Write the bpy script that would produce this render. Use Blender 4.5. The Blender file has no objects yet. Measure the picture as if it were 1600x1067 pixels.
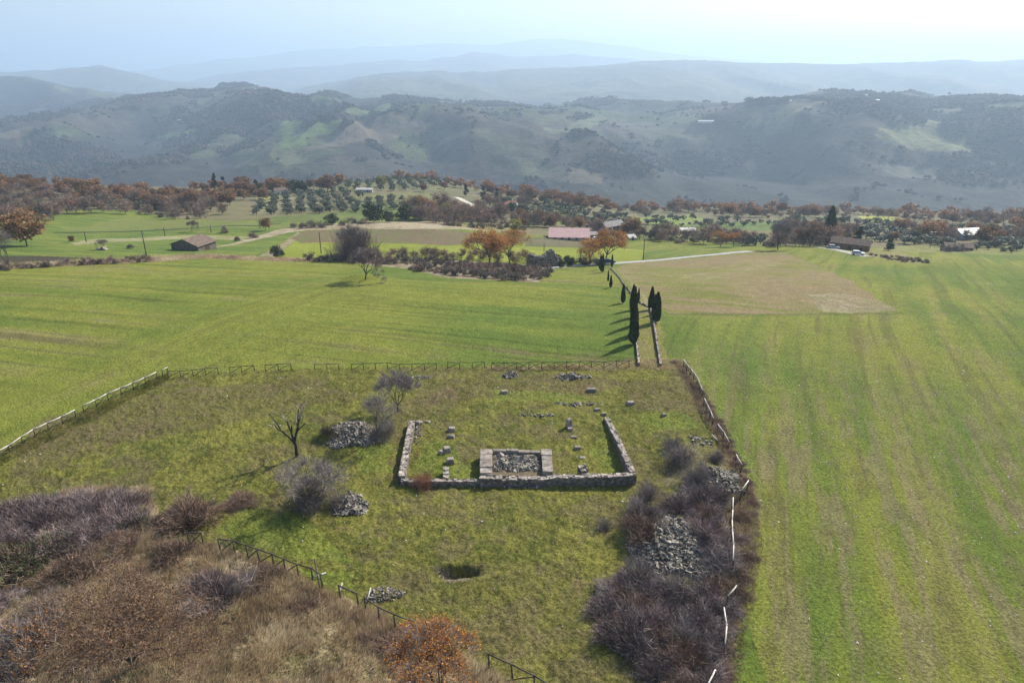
import bpy, bmesh, math, random
import numpy as np
R = math.radians
sc = bpy.context.scene
C = sc.collection
# ------------------------------------------------------------------ camera, sky, sun
PITCH, FPX, CAMH = R(21.8), 1081.0, 45.0
cam_d = bpy.data.cameras.new("camera"); cam = bpy.data.objects.new("camera", cam_d); C.objects.link(cam)
cam.location = (0, 0, CAMH); cam.rotation_euler = (R(90) - PITCH, 0, 0)
cam_d.sensor_width = 36.0; cam_d.lens = 36.0 * FPX / 1600.0
cam_d.clip_start = 0.5; cam_d.clip_end = 90000
sc.camera = cam
SUN_AZ, SUN_EL = R(47), R(38)          # azimuth measured from +Y towards +X
w = bpy.data.worlds.new("World"); sc.world = w; w.use_nodes = True
nt = w.node_tree; nt.nodes.clear()
sky = nt.nodes.new("ShaderNodeTexSky"); sky.sky_type = 'NISHITA'; sky.sun_disc = False
sky.sun_elevation = SUN_EL; sky.sun_rotation = SUN_AZ; sky.altitude = 400
sky.air_density = 1.0; sky.dust_density = 1.6; sky.ozone_density = 0.5
bg = nt.nodes.new("ShaderNodeBackground"); bg.inputs[1].default_value = 0.112
wo = nt.nodes.new("ShaderNodeOutputWorld")
nt.links.new(sky.outputs[0], bg.inputs[0]); nt.links.new(bg.outputs[0], wo.inputs[0])
sd = bpy.data.lights.new("sun", 'SUN'); so = bpy.data.objects.new("sun", sd); C.objects.link(so)
sd.energy = 5.0; sd.angle = R(0.5); sd.color = (1.0, 0.93, 0.80)
so.rotation_euler = (R(90) - SUN_EL, 0, math.pi - SUN_AZ); so.location = (300, 300, 400)
sc.view_settings.view_transform = 'Standard'; sc.view_settings.look = 'None'
sc.view_settings.exposure = 0.66; sc.view_settings.gamma = 1.0
sc.render.engine = 'CYCLES'
cy = sc.cycles
cy.use_denoising = True
cy.max_bounces = 5; cy.diffuse_bounces = 2; cy.glossy_bounces = 2; cy.transmission_bounces = 2
cy.transparent_max_bounces = 4; cy.sample_clamp_indirect = 4; cy.volume_bounces = 1; cy.volume_max_steps = 32
cy.caustics_reflective = False; cy.caustics_refractive = False

# ------------------------------------------------------------------ helpers
rng = np.random.default_rng(7); random.seed(7)
def sl(py):                       # slope z/y of the ray through a photo row
    Y = -(np.asarray(py, float) - 533.5) / FPX
    return (-math.sin(PITCH) + Y * math.cos(PITCH)) / (math.cos(PITCH) + Y * math.sin(PITCH))
def uu(px, py):
    Y = -(np.asarray(py, float) - 533.5) / FPX
    return (np.asarray(px, float) - 800) / FPX / (math.cos(PITCH) + Y * math.sin(PITCH))
def hsh(i, j, s):
    n = (i.astype(np.int64) * 374761393 + j.astype(np.int64) * 668265263 + s * 974634777) & 0xffffffff
    n = ((n ^ (n >> 13)) * 1274126177) & 0xffffffff
    return ((n ^ (n >> 16)) & 0xffff) / 65535.0
def vn(x, y, s=0):
    i = np.floor(x); j = np.floor(y); fx = x - i; fy = y - j
    fx = fx * fx * (3 - 2 * fx); fy = fy * fy * (3 - 2 * fy)
    i = i.astype(np.int64); j = j.astype(np.int64)
    a = hsh(i, j, s); b = hsh(i + 1, j, s); c = hsh(i, j + 1, s); d = hsh(i + 1, j + 1, s)
    return a + (b - a) * fx + (c - a) * fy + (a - b - c + d) * fx * fy
def fbm(x, y, o=4, s=0, g=0.5):
    r = 0; a = 1; t = 0; f = 1.0
    for k in range(o):
        r = r + a * vn(x * f + 17.3 * k, y * f - 9.1 * k, s + k); t += a; a *= g; f *= 2.03
    return r / t
def sst(a, b, x):
    t = np.clip((x - a) / (b - a), 0, 1); return t * t * (3 - 2 * t)
def inpoly(x, y, P):
    P = np.asarray(P, float); r = np.zeros(x.shape, bool)
    m = (x >= P[:, 0].min()) & (x <= P[:, 0].max()) & (y >= P[:, 1].min()) & (y <= P[:, 1].max())
    if not m.any(): return r
    xs, ys = x[m], y[m]; q = np.zeros(xs.shape, bool); j = len(P) - 1
    for i in range(len(P)):
        xi, yi = P[i]; xj, yj = P[j]
        if yi != yj:
            q ^= ((yi > ys) != (yj > ys)) & (xs < (xj - xi) * (ys - yi) / (yj - yi) + xi)
        j = i
    r[m] = q; return r

# ------------------------------------------------------------------ the lie of the land (height over x/y and y)
UMAX, NU = 1.40, 1740
DMIN, DMID, DMAX = 14.0, 1400.0, 32000.0
NR1, NR2 = 1250, 520
ug = np.linspace(-UMAX, UMAX, NU)
lg = np.concatenate([np.linspace(math.log(DMIN), math.log(DMID), NR1), np.linspace(math.log(DMID), math.log(DMAX), NR2)[1:]])
dg = np.exp(lg)
cols = {
 -300: [(500,126),(450,150),(415,185),(400,200),(380,235),(350,300),(330,350),(300,440),(282,540)],
    0: [(500,126),(450,150),(415,185),(400,200),(380,235),(350,300),(330,360),(300,450),(284,560)],
  300: [(500,126),(450,151),(412,190),(398,210),(380,250),(350,320),(330,385),(305,480),(292,580)],
  480: [(500,126),(450,152),(410,195),(390,235),(360,300),(335,380),(310,480),(287,590)],
  620: [(500,126),(450,152),(412,200),(390,245),(360,310),(335,390),(310,490),(290,590),(274,700)],
  850: [(500,126),(450,153),(415,215),(400,250),(380,295),(360,360),(340,430),(320,540),(303,660)],
 1000: [(500,126),(450,155),(410,225),(385,290),(365,370),(350,450),(335,560),(324,680)],
 1250: [(500,126),(450,155),(415,200),(388,252),(378,330),(366,390),(350,480),(335,600),(326,720)],
 1450: [(500,126),(450,155),(415,200),(397,250),(385,310),(368,390),(350,490),(340,620),(333,720)],
 1900: [(500,126),(450,155),(420,195),(402,250),(387,320),(370,400),(354,500),(346,650),(342,720)]}
ck = sorted(cols)
prof = []
for k in ck:
    ds = [10, 60, 100]; zs = [0, 0, 0]
    for py, d in cols[k]:
        ds.append(d); zs.append(CAMH + d * float(sl(py)))
    de, ze = ds[-1], zs[-1]
    for t, f in ((de * 1.1, 1.16), (de * 1.35, 1.9)):
        ds.append(t); zs.append(CAMH - (CAMH - ze) * f)
    ds += [1250, 1500, 40000]; zs += [-225, -240, -240]
    prof.append(np.interp(dg, ds, zs))
prof = np.array(prof)                                   # (cols, rows)
cu = np.array([uu(k, 400) for k in ck])
Z = np.empty((len(dg), NU))
idx = np.clip(np.searchsorted(cu, ug) - 1, 0, len(cu) - 2)
t = np.clip((ug - cu[idx]) / (cu[idx + 1] - cu[idx]), 0, 1); t = t * t * (3 - 2 * t)
Z = (prof[idx] * (1 - t)[:, None] + prof[idx + 1] * t[:, None]).T
def blur(A, n, ax):
    k = np.exp(-0.5 * (np.arange(-n, n + 1) / (n / 2.2)) ** 2); k /= k.sum()
    P = np.pad(A, [(n, n) if a == ax else (0, 0) for a in range(2)], mode='edge')
    out = np.zeros_like(A)
    for i, q in enumerate(k):
        out += q * (P[i:i + A.shape[0]] if ax == 0 else P[:, i:i + A.shape[1]])
    return out
Zs = blur(blur(Z, 22, 0), 40, 1)
U, D = np.meshgrid(ug, dg); X = U * D; Y = D
RX0, RY0 = 4.0, 62.0
wb = sst(105, 135, D)
Z = Zs * wb + Z * 0 * (1 - wb)
# gentle relief
Z += (fbm(X / 60, Y / 60, 3, 5) - 0.5) * 5.0 * sst(190, 320, D) * (1 - sst(1100, 1400, D))
Z += (fbm(X / 25, Y / 25, 3, 9) - 0.5) * 0.9 * sst(60, 130, D) * (1 - sst(150, 260, D))
# ridges: list of (px, py, distance); front width, back width, valley height, noise
def ridge(pts, wf, wbk, val, namp, nsc, seed, pw=1.0):
    global Z
    p = np.array(pts, float); us = uu(p[:, 0], p[:, 1])
    cz = np.interp(ug, us, CAMH + p[:, 2] * sl(p[:, 1])); cd = np.interp(ug, us, p[:, 2])
    cz = cz + (fbm(ug * 40, ug * 0, 4, seed) - 0.5) * 0.004 * cd
    wf = wf if wf else cd - 1380.0
    t1 = np.clip((D - (cd - wf)[None, :]) / (wf if np.isscalar(wf) else wf[None, :]), 0, 1)
    t2 = np.clip(1 - (D - cd[None, :]) / wbk, 0, 1)
    s = np.where(D < cd[None, :], t1, t2)
    s = 0.55 * s ** pw + 0.45 * s * s * (3 - 2 * s)
    r1 = np.abs(fbm((X + .45 * Y) / nsc, (Y - .45 * X) / (nsc * 2.1), 5, seed, 0.48) - 0.5) * 2
    r2 = fbm(X / (nsc * 0.22), Y / (nsc * 0.3), 4, seed + 7)
    nz = ((1 - r1) - 0.72) * namp * 1.6 + (r2 - 0.5) * namp * 0.26
    env = np.clip(4.6 * s * (1 - s) ** 1.25, 0, 1) ** 0.8
    z = val + (cz[None, :] - val) * s + nz * env * (s > 0)
    Z = np.where(D > 900, np.maximum(Z, z), Z)
ridge([(-900,215,3600),(0,190,3700),(60,182,3650),(150,163,3600),(220,152,3500),(280,142,3450),(300,146,3450),(340,144,3450),(392,138,3450),(430,143,3400),(455,151,3400),(510,144,3300),(560,155,3250),(620,150,3200),(700,158,3100),(780,163,2950),(850,170,2850),(905,166,2800),(940,173,2750),(985,181,2700),(1040,176,2650),(1080,170,2600),(1160,163,2550),(1180,155,2550),(1220,157,2550),(1290,153,2500),(1350,149,2450),(1400,151,2450),(1440,158,2450),(1520,151,2450),(1600,153,2400),(2500,150,2400)],
      None, 1100, -240, 190, 760, 21, 0.9)
ridge([(-900,120,4700),(-100,120,4700),(0,120,4700),(20,118,4700),(45,120,4700),(100,134,4650),(200,151,4600),(260,165,4600),(400,200,4600),(900,240,4600),(2500,240,4600)], 1100, 1000, -260, 120, 900, 31)
ridge([(-900,112,8200),(0,114,8200),(50,111,8200),(100,107,8200),(160,102,8200),(200,112,8200),(260,126,8200),(330,140,8200),(420,170,8200),(2500,190,8200)], 2000, 2000, -260, 120, 1200, 41)
ridge([(-900,215,6500),(300,200,6500),(460,148,6500),(560,120,6500),(640,111,6500),(700,112,6500),(760,112,6500),(850,106,6500),(930,104,6500),(980,97,6500),(1070,94,6500),(1150,97,6500),(1300,100,6500),(1400,98,6500),(1500,93,6500),(1560,96,6500),(1600,92,6500),(2500,95,6500)], 2500, 2000, -260, 140, 1000, 51)
ridge([(-900,150,11000),(150,150,11000),(280,132,11000),(350,116,11000),(440,108,11000),(540,101,11000),(600,94,11000),(660,96,11000),(740,82,11000),(800,88,11000),(900,86,11000),(1000,95,11000),(1200,110,11000),(2500,110,11000)], 3200, 3000, -260, 140, 1500, 61)
ridge([(-900,110,17000),(200,112,17000),(330,96,17000),(460,81,17000),(540,76,17000),(690,68,17000),(770,71,17000),(830,63,17000),(880,61,17000),(950,70,17000),(1050,84,17000),(1200,98,17000),(1400,104,17000),(2500,104,17000)], 4500, 5000, -260, 160, 2200, 71)

def zgrid(x, y, A=None):
    A = Z if A is None else A
    x = np.asarray(x, float); y = np.asarray(y, float)
    fu = np.clip((x / y + UMAX) / (2 * UMAX) * (NU - 1), 0, NU - 1.001)
    fr = np.clip(np.interp(np.log(np.maximum(y, DMIN)), lg, np.arange(len(lg))), 0, len(lg) - 1.001)
    i = fu.astype(int); j = fr.astype(int); a = fu - i; b = fr - j
    return A[j, i] * (1 - a) * (1 - b) + A[j, i + 1] * a * (1 - b) + A[j + 1, i] * (1 - a) * b + A[j + 1, i + 1] * a * b
def hit(px, py, dmin=14.0):
    """where the sight line through a point of the photograph meets the land: world x, y, z"""
    u = float(uu(px, py)); s = float(sl(py))
    d = dg[dg >= dmin]; z = zgrid(u * d, d)
    g = CAMH + s * d - z
    k = np.where(g < 0)[0]
    if len(k) == 0: return None
    k = k[0]
    if k == 0: dd = d[0]
    else: dd = d[k-1] + (d[k] - d[k-1]) * g[k-1] / (g[k-1] - g[k])
    return (u * dd, dd, float(zgrid(u * dd, dd)))
def wpoly(P, dmin=14.0): return [hit(a, b, dmin)[:2] for a, b in P]
def zz(x, y): return float(zgrid(x, y))
def pix(h_m, y):  return h_m * FPX / y           # rough photo pixels of a length at a forward distance

# mounds under the stone heaps, the hollow, small banks
BUMPS = []
def bump(px, py, rx, ry, h, p=2.0):
    global Z
    x, y, z = hit(px, py)
    r = np.sqrt(((X - x) / rx) ** 2 + ((Y - y) / ry) ** 2)
    Z = Z + h * np.exp(-r ** p * 1.2) * (D < 1000)
    BUMPS.append((x, y, rx, ry))

def gridmesh(name, r0, r1, cs, col, mat):
    us = np.arange(0, NU, cs); 
    xs = X[r0:r1, us]; ys = Y[r0:r1, us]; zs = Z[r0:r1, us]
    n, m = xs.shape
    me = bpy.data.meshes.new(name); me.vertices.add(n*m)
    me.vertices.foreach_set('co', np.stack([xs, ys, zs], -1).astype(np.float32).ravel())
    a = (np.arange(n-1)[:, None]*m + np.arange(m-1)[None]).ravel()
    q = np.stack([a, a+1, a+m+1, a+m], 1).astype(np.int32)
    me.loops.add(q.size); me.polygons.add(len(q))
    me.loops.foreach_set('vertex_index', q.ravel())
    me.polygons.foreach_set('loop_start', (np.arange(len(q))*4).astype(np.int32))
    me.polygons.foreach_set('use_smooth', np.ones(len(q), bool))
    me.update()
    if col is not None:
        at = me.color_attributes.new('Col', 'FLOAT_COLOR', 'POINT')
        c = np.ones((n*m, 4), np.float32); c[:, :3] = col[r0:r1][:, us].reshape(-1, 3)
        at.data.foreach_set('color', c.ravel())
    me.materials.append(mat)
    o = bpy.data.objects.new(name, me); C.objects.link(o); o['kind'] = 'structure'
    return o
# near land: fence banks fall away towards the lower left
for q in [(553,676,3.8,2.8,1.15),(520,676,1.3,1.0,.55),(552,785,2.4,1.7,.65),(1050,845,4.6,4.4,1.4),(1118,748,3.6,2.4,1.0),(800,586,1.0,.8,.5),(898,588,1.8,1.0,.5),(602,926,1.6,1.0,.25),
          (570,436,5.0,3.5,1.3),(1075,715,3.5,3.0,.9),(1060,600,5.0,2.5,.4),(1070,770,6,4,.6)]: bump(*q)
bump(716, 893, 2.1, .8, -1.35, 3.4); bump(795, 752, 2.4, 1.0, -.35)
# ------------------------------------------------------------------ colours of the land (own colour of soil, grass, stubble; hills also hold painted shade)
K = lambda *c: np.array(c, float)
near = slice(0, NR1)
x, y = X[near], Y[near]
def mixc(a, b, t): return a + (b - a) * t[..., None]
GR, YG, BR = K(.094,.138,.022), K(.168,.180,.030), K(.185,.150,.080)
def field(s, t, a, seed, brown=.5, dens=1.0, yel=.5, dka=.42, tl=1.0):
    """sward with drill lines: s across the lines, t along them (metres)"""
    e1 = fbm(s / 3.2, t / (55 * tl), 4, seed); e2 = fbm(s / 1.1, t / (40 * tl), 3, seed + 3); e3 = fbm(s / 9, t / 90, 3, seed + 5)
    c = mixc(GR, YG, np.clip(sst(.35, .65, .45 * n1 + .35 * e1 + .2 * e3 + (yel - .5) * .3), 0, 1))
    bm = sst(.50, .68, .40 * e1 + .22 * e2 + .23 * n2 + .15 * e3 + (brown - .5) * .25) * dens
    c = mixc(c, BR, bm * .75)
    dk = sst(.54, .70, .75 * e2 + .25 * e1) * dka
    c = c * (1 - dk[..., None])
    c = c * (.80 + .40 * (e1 * .5 + n3 * .5))[..., None]
    return c
edge = wpoly([(1035, 560)])[0][0] + .08 * (y - 100)
mL = (x <= edge) & (y < 420); mR = (x > edge) & (y < 420)
X_, Y_ = x, y
def half(m):
    global x, y, n1, n2, n3
    x, y = X_[m], Y_[m]; n1 = fbm(x / 30, y / 30, 4, 101); n2 = fbm(x / 6, y / 6, 4, 102); n3 = fbm(x / 1.2, y / 1.2, 3, 103)
half(mL)
s_l, t_l = y + .21 * x + 6 * np.sin(x / 60), x
colL = field(s_l, t_l, 0, 110, .47, .9, .55, .32)
# headland lines beside the left fence
p0 = K(*wpoly([(0, 700)])[0]); p1 = K(*wpoly([(262, 580)])[0]); dv = (p1 - p0) / np.linalg.norm(p1 - p0)
dist = (x - p0[0]) * -dv[1] + (y - p0[1]) * dv[0]
colL2 = field(dist * 1.0 + 1e-9, x * dv[0] + y * dv[1], 0, 120, .40, .5, .6, .25, .6)
wl = sst(30, 8, np.abs(dist)) * sst(-20, -45, x) * .75
colL = mixc(colL, colL2, wl)
half(mR)
s_r = x - .335 * (y - 100) - .0011 * np.maximum(y - 60, 0) ** 2 * .6 + 3.0 * fbm(x / 40, y / 40, 2, 12)
colR = field(s_r, y, 0, 130, .42, .55, .55, .24, .6)
trk = np.abs(((s_r + 2.2 * fbm(x / 14, y / 22, 3, 7)) / 6.3) % 1 - .5)
colR = mixc(colR, BR * 1.15, .5 * sst(.30, .02, trk) * sst(.50, .66, fbm(s_r / 4, y / 13, 5, 133)) * .22 * sst(150, 85, y))
colR = mixc(colR, BR, sst(.50, .65, fbm(s_r / 1.1, y / 9, 5, 136)) * .62 * sst(125, 75, y + .25 * x))
colR = mixc(colR, BR * .55, sst(.58, .72, fbm(s_r / .9, y / 3.5, 3, 137)) * .35 * sst(120, 80, y))
colR = mixc(colR, BR * .8, sst(.56, .72, fbm(x / 1.3, y / 1.6, 4, 134)) * .28)
col = np.zeros(X.shape + (3,)); x, y = X_, Y_
c = np.zeros(x.shape + (3,)); c[:] = .1; c[mL] = colL; c[mR] = colR
wob = lambda k, a, sd: (fbm(x / k, y / k, 3, sd) - .5) * a
xw, yw = x + wob(4, 3, 140), y + wob(4, 3, 141)
xm, ym = x + wob(1.2, 1.2, 142), y + wob(1.2, 1.2, 143)
def paint(P, cc, a=1.0, warp='m', dmin=14.0):
    global c
    xx, yy = {'m': (xm, ym), 'w': (xw, yw), '0': (x, y)}[warp]
    m = inpoly(xx, yy, wpoly(P, dmin))
    if not m.any(): return
    cm = c[m]; v = cc(x[m], y[m], cm) if callable(cc) else np.array(cc, float)
    c[m] = cm + (v - cm) * a
def sw(a, b, sc1=3.0, sc2=20., seed=150, lo=.35, hi=.65, ang=0.0, st=1.0):
    def f(x, y, cm):
        s_ = x * math.cos(ang) + y * math.sin(ang); t_ = -x * math.sin(ang) + y * math.cos(ang)
        n = fbm(s_ / sc1, t_ / (sc1 * st), 3, seed) * .6 + fbm(x / sc2, y / sc2, 3, seed + 4) * .4
        return mixc(np.array(a, float), np.array(b, float), sst(lo, hi, n))
    return f
OLV, BRG, LGR = K(.135,.140,.030), K(.145,.125,.055), K(.15,.205,.026)
# upper right field, pale patch, avenue
paint([(962,418),(1000,409),(1180,393),(1225,394),(1290,420),(1350,452),(1412,490),(1040,491),(1000,470)], sw(K(.150,.155,.038), K(.215,.160,.090), 2.2, 22, 151, .32, .60, 1.2, 6), .88, 'w')
paint([(1260,458),(1330,460),(1395,478),(1400,487),(1290,488)], sw(K(.2,.17,.1), K(.30,.25,.17), 1.5, 10, 155), .6, 'w')
paint([(1000,425),(1060,430),(1180,402),(1230,412),(1160,425),(1090,440)], sw(K(.16,.16,.04), K(.24,.2,.11), 2, 12, 156), .6, 'w')
paint([(1040,489),(1412,488),(1412,491),(1040,492)], K(.06,.08,.02), .45)
paint([(985,455),(1018,455),(1045,572),(998,572)], sw(K(.17,.175,.035), K(.2,.165,.075), 1.2, 8, 157), .9)
paint([(962,425),(972,425),(1025,490),(1015,495)], sw(K(.20,.18,.08), K(.26,.22,.14), 1.2, 8, 158), .7)
paint([(955,420),(962,420),(1012,480),(1000,482),(968,440)], sw(K(.13,.15,.03), K(.18,.17,.06), 1.2, 8, 159), .7)
# pasture inside the fence
ENC = [(-120,770),(0,714),(130,650),(262,583),(620,573),(1062,566),(1100,640),(1130,690),(1160,745),(1180,850),(1165,950),(1130,1100),(600,1200),(-300,1200),(-300,850)]
paint(ENC, sw(K(.098,.106,.023), K(.172,.164,.036), .7, 9, 160, .30, .66), 1, '0')
def brown_in(x, y, cm):
    m = sst(.50, .64, fbm(x / 5, y / 4, 4, 163) * .6 + fbm(x / 1.2, y / 1.2, 3, 103) * .4); return mixc(cm, K(.125,.10,.052), m * .6)
paint(ENC, brown_in, 1, '0')
for P, a_ in [([(60,660),(240,610),(500,590),(560,620),(420,650),(200,690),(0,760)], .6), ([(700,590),(850,585),(960,590),(940,620),(720,625),(640,640)], .55), ([(960,595),(1090,600),(1100,660),(1000,640)], .6),
              ([(600,880),(900,870),(940,1067),(700,1067)], .3), ([(650,590),(720,590),(700,630),(640,625)], .5)]:
    paint(P, sw(K(.12,.11,.035), K(.13,.095,.055), 1.0, 7, 165), a_, 'w')
for P in [[(640,735),(660,690),(700,690),(750,735),(740,750),(640,748)], [(950,660),(968,740),(935,742),(925,700)], [(560,700),(610,690),(612,740),(560,745)], [(380,800),(470,800),(560,880),(480,880),(330,830)], [(770,610),(900,615),(930,625),(780,630)], [(1000,650),(1060,640),(1090,670),(1010,680)], [(470,900),(560,900),(560,920),(500,920)]]:
    paint(P, sw(K(.11,.155,.024), K(.165,.195,.032), 1.2, 6, 166), .6, 'w')
# straw bank at the lower left, thicket floors
STRAW = [(-250,800),(0,800),(110,765),(235,758),(245,800),(240,850),(330,850),(390,870),(440,885),(500,920),(560,945),(640,985),(760,1045),(860,1100),(700,1250),(-400,1250)]
paint(STRAW, sw(K(.16,.12,.070), K(.36,.285,.18), 1.5, 7, 170, .38, .62), .95, 'm')
paint([(60,1000),(230,930),(420,960),(560,1000),(600,1067),(100,1100)], sw(K(.13,.13,.045), K(.22,.18,.11), 1.5, 6, 172), .7, 'w')
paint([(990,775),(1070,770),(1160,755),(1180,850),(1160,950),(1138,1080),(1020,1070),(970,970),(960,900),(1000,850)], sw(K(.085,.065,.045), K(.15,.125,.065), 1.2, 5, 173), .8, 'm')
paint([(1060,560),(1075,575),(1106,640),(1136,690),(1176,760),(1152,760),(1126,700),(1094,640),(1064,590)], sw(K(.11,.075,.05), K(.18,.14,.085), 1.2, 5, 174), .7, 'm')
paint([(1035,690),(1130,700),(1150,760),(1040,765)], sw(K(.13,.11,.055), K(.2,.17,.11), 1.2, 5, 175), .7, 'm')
paint([(672,884),(700,896),(735,906),(728,912),(700,908),(680,896)], K(.22,.18,.13), .8)
# strips and fields behind
paint([(-60,424),(0,421),(120,415),(235,410),(320,404),(420,408),(560,412),(640,420),(700,434),(840,442),(862,425),(800,412),(640,404),(450,396),(430,404),(330,398),(235,402),(120,408),(-60,416)], sw(K(.15,.11,.07), K(.30,.25,.18), 1.5, 9, 180), .95)
BG = sw(K(.085,.13,.026), K(.15,.175,.035), 2, 25, 181, .35, .65, 1.35, 8)
paint([(-200,330),(0,345),(190,330),(250,335),(300,345),(450,350),(440,372),(400,392),(330,398),(235,402),(130,404),(-60,404),(-200,410)], BG, 1)
paint([(200,340),(330,345),(460,348),(455,358),(200,362),(90,360)], sw(K(.13,.15,.045), K(.16,.17,.05), 2, 20, 182), .8)
paint([(120,383),(170,378),(300,372),(400,376),(400,371),(300,367),(160,373),(110,380)], sw(K(.25,.23,.12), K(.34,.30,.2), 2, 12, 183), .7)
paint([(-60,400),(60,400),(128,402),(95,410),(-60,414)], K(.05,.04,.032), .9)
for P in [[(85,363),(220,360),(400,352),(440,348),(440,350),(400,354),(220,362),(85,365)], [(100,412),(128,402),(131,402),(105,412)]]: paint(P, K(.045,.06,.02), .9)
paint([(330,400),(400,398),(452,372),(470,362),(460,358),(440,368),(395,390),(330,396)], BG, .9)
paint([(405,400),(425,390),(458,368),(466,362),(470,366),(445,388),(430,402)], sw(K(.2,.15,.1), K(.3,.25,.17), 1.5, 9, 184), .8)
paint([(428,402),(470,366),(480,360),(700,378),(830,376),(960,385),(1010,392),(1000,408),(870,420),(820,412),(640,402),(520,404)], sw(K(.16,.19,.024), K(.21,.23,.035), 2, 20, 185, .35, .65, 1.4, 8), 1)
paint([(455,372),(480,360),(560,357),(700,360),(835,372),(830,379),(700,384),(560,379),(470,380)], sw(K(.12,.12,.05), K(.14,.10,.065), 2, 14, 186, .4, .6), .95)
paint([(820,372),(860,370),(955,377),(960,384),(935,388),(820,385)], sw(K(.08,.10,.045), K(.14,.11,.07), 1.2, 20, 187), .95)
paint([(300,392),(440,358),(470,354),(560,347),(660,345),(760,350),(830,358),(830,366),(760,361),(660,358),(560,357),(480,360),(440,366)], sw(K(.25,.19,.13), K(.36,.30,.22), 2, 12, 188), .85)
paint([(440,352),(500,345),(640,338),(720,340),(730,350),(600,346),(500,350)], BG, .7)
HB = sw(K(.12,.12,.055), K(.17,.14,.085), 6, 30, 190)
paint([(-200,270),(0,272),(300,290),(600,262),(760,276),(870,300),(1000,318),(1800,330),(1800,380),(1600,385),(1480,390),(1300,384),(1215,383),(1120,378),(1000,372),(960,378),(840,368),(720,352),(640,338),(500,345),(330,345),(200,328),(0,340),(-200,330)], HB, .9)
for P, cc in [([(400,342),(540,330),(560,318),(620,312),(700,318),(700,330),(640,340),(500,346),(400,350)], (.10,.13,.035)), ([(540,316),(560,305),(640,300),(690,306),(690,322),(650,325)], (.15,.15,.06)),
              ([(400,318),(430,305),(520,300),(560,310),(540,320),(400,335)], (.19,.18,.10)), ([(520,282),(700,280),(720,300),(520,300)], (.14,.14,.07)), ([(400,310),(430,306),(450,308),(410,320)], (.25,.24,.08)),
              ([(820,335),(870,328),(905,338),(900,352),(860,350),(820,345)], (.15,.19,.05)), ([(980,338),(1080,336),(1110,344),(1070,352),(1015,352)], (.17,.21,.06)), ([(1025,348),(1100,352),(1130,358),(1040,362)], (.12,.16,.045)),
              ([(1110,345),(1220,347),(1300,352),(1290,361),(1180,360),(1110,356)], (.10,.145,.04)), ([(1340,338),(1400,339),(1410,346),(1355,347)], (.30,.32,.06)), ([(1380,346),(1440,350),(1440,360),(1390,358)], (.2,.25,.06)),
              ([(1220,354),(1270,354),(1275,358),(1225,359)], (.25,.28,.08)), ([(710,308),(722,310),(760,330),(750,332),(735,320)], (.42,.38,.3)), ([(985,368),(1080,366),(1200,378),(1180,383),(1080,376)], (.14,.17,.05)),
              ([(1400,384),(1600,385),(1700,392),(1600,397),(1400,392)], (.17,.17,.06)), ([(1040,358),(1120,362),(1100,366),(1040,364)], (.28,.26,.17)), ([(700,345),(800,348),(830,356),(760,360),(700,352)], (.2,.19,.08))]:
    k_ = K(*cc); paint(P, sw(k_ * .85, k_ * 1.15, 3, 20, 191), .9, 'w')
paint([(1345,396),(1380,388),(1460,410),(1440,413),(1390,407)], sw(K(.16,.16,.05), K(.22,.18,.1), 2, 12, 195), .8)
far_m = sst(600, 800, y)[..., None]; c = c * (1 - far_m) + K(.07, .062, .034) * far_m
col[near] = c
# ---- hills, base tones darkened to stand for shade on facing slopes
fx, fy = X[NR1:], Y[NR1:]
h1 = fbm(fx / 260, fy / 200, 5, 201); h2 = fbm(fx / 60, fy / 60, 4, 202); h3 = fbm(fx / 700, fy / 500, 4, 203)
WD, GN, BN = K(.030,.029,.024), K(.062,.074,.032), K(.085,.070,.050)
ch = mixc(WD, WD * 1.5, h2); fm = sst(.50, .58, h3 * .55 + h1 * .45); vr = sst(.45, .55, fbm(fx / 350, fy / 260, 2, 205))
fm = fm * sst(-205, -150, Z[NR1:] + 25 * (h1 - .5)) * (1 - .6 * sst(.1, .3, fx / fy)); ch = mixc(ch, mixc(GN, BN, vr), fm * .8)
HP = [([(240,213),(320,200),(300,209),(270,216)], (.18,.24,.07)), ([(437,236),(440,212),(430,207),(450,187),(475,192),(470,205),(515,190),(545,185),(530,200),(505,210),(475,220),(457,233)], (.15,.22,.06)),
      ([(505,225),(550,195),(590,182),(700,182),(690,192),(645,200),(565,220),(465,247)], (.19,.155,.11)), ([(510,172),(540,155),(590,152),(600,159),(555,167),(525,175)], (.05,.045,.035)),
      ([(530,182),(610,160),(615,172),(560,182)], (.15,.19,.08)), ([(485,157),(530,152),(520,165),(495,167)], (.15,.2,.08)), ([(115,265),(190,257),(170,264),(120,268)], (.13,.17,.07)), ([(600,200),(700,185),(740,190),(680,205)], (.16,.13,.09)),
      ([(650,230),(760,205),(760,212),(670,238)], (.14,.14,.08)), ([(1370,220),(1375,202),(1420,200),(1445,195),(1460,178),(1475,185),(1470,205),(1500,220),(1530,240),(1465,237),(1420,232)], (.25,.25,.11)),
      ([(850,200),(965,185),(925,205),(865,210)], (.22,.24,.13)), ([(1190,195),(1250,170),(1280,170),(1230,200)], (.20,.18,.10)), ([(1150,170),(1250,165),(1230,180),(1160,182)], (.13,.15,.08)),
      ([(1455,170),(1515,168),(1500,177),(1460,177)], (.22,.24,.12)), ([(1350,255),(1460,262),(1470,280),(1400,275)], (.2,.18,.14)), ([(800,185),(860,178),(900,182),(850,195)], (.16,.16,.09)), ([(60,215),(110,205),(150,208),(90,216)], (.13,.17,.07)), ([(1535,165),(1600,160),(1600,172),(1550,172)], (.15,.18,.09)), ([(1030,190),(1070,183),(1100,186),(1050,196)], (.17,.2,.1))]
HPW = []
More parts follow.
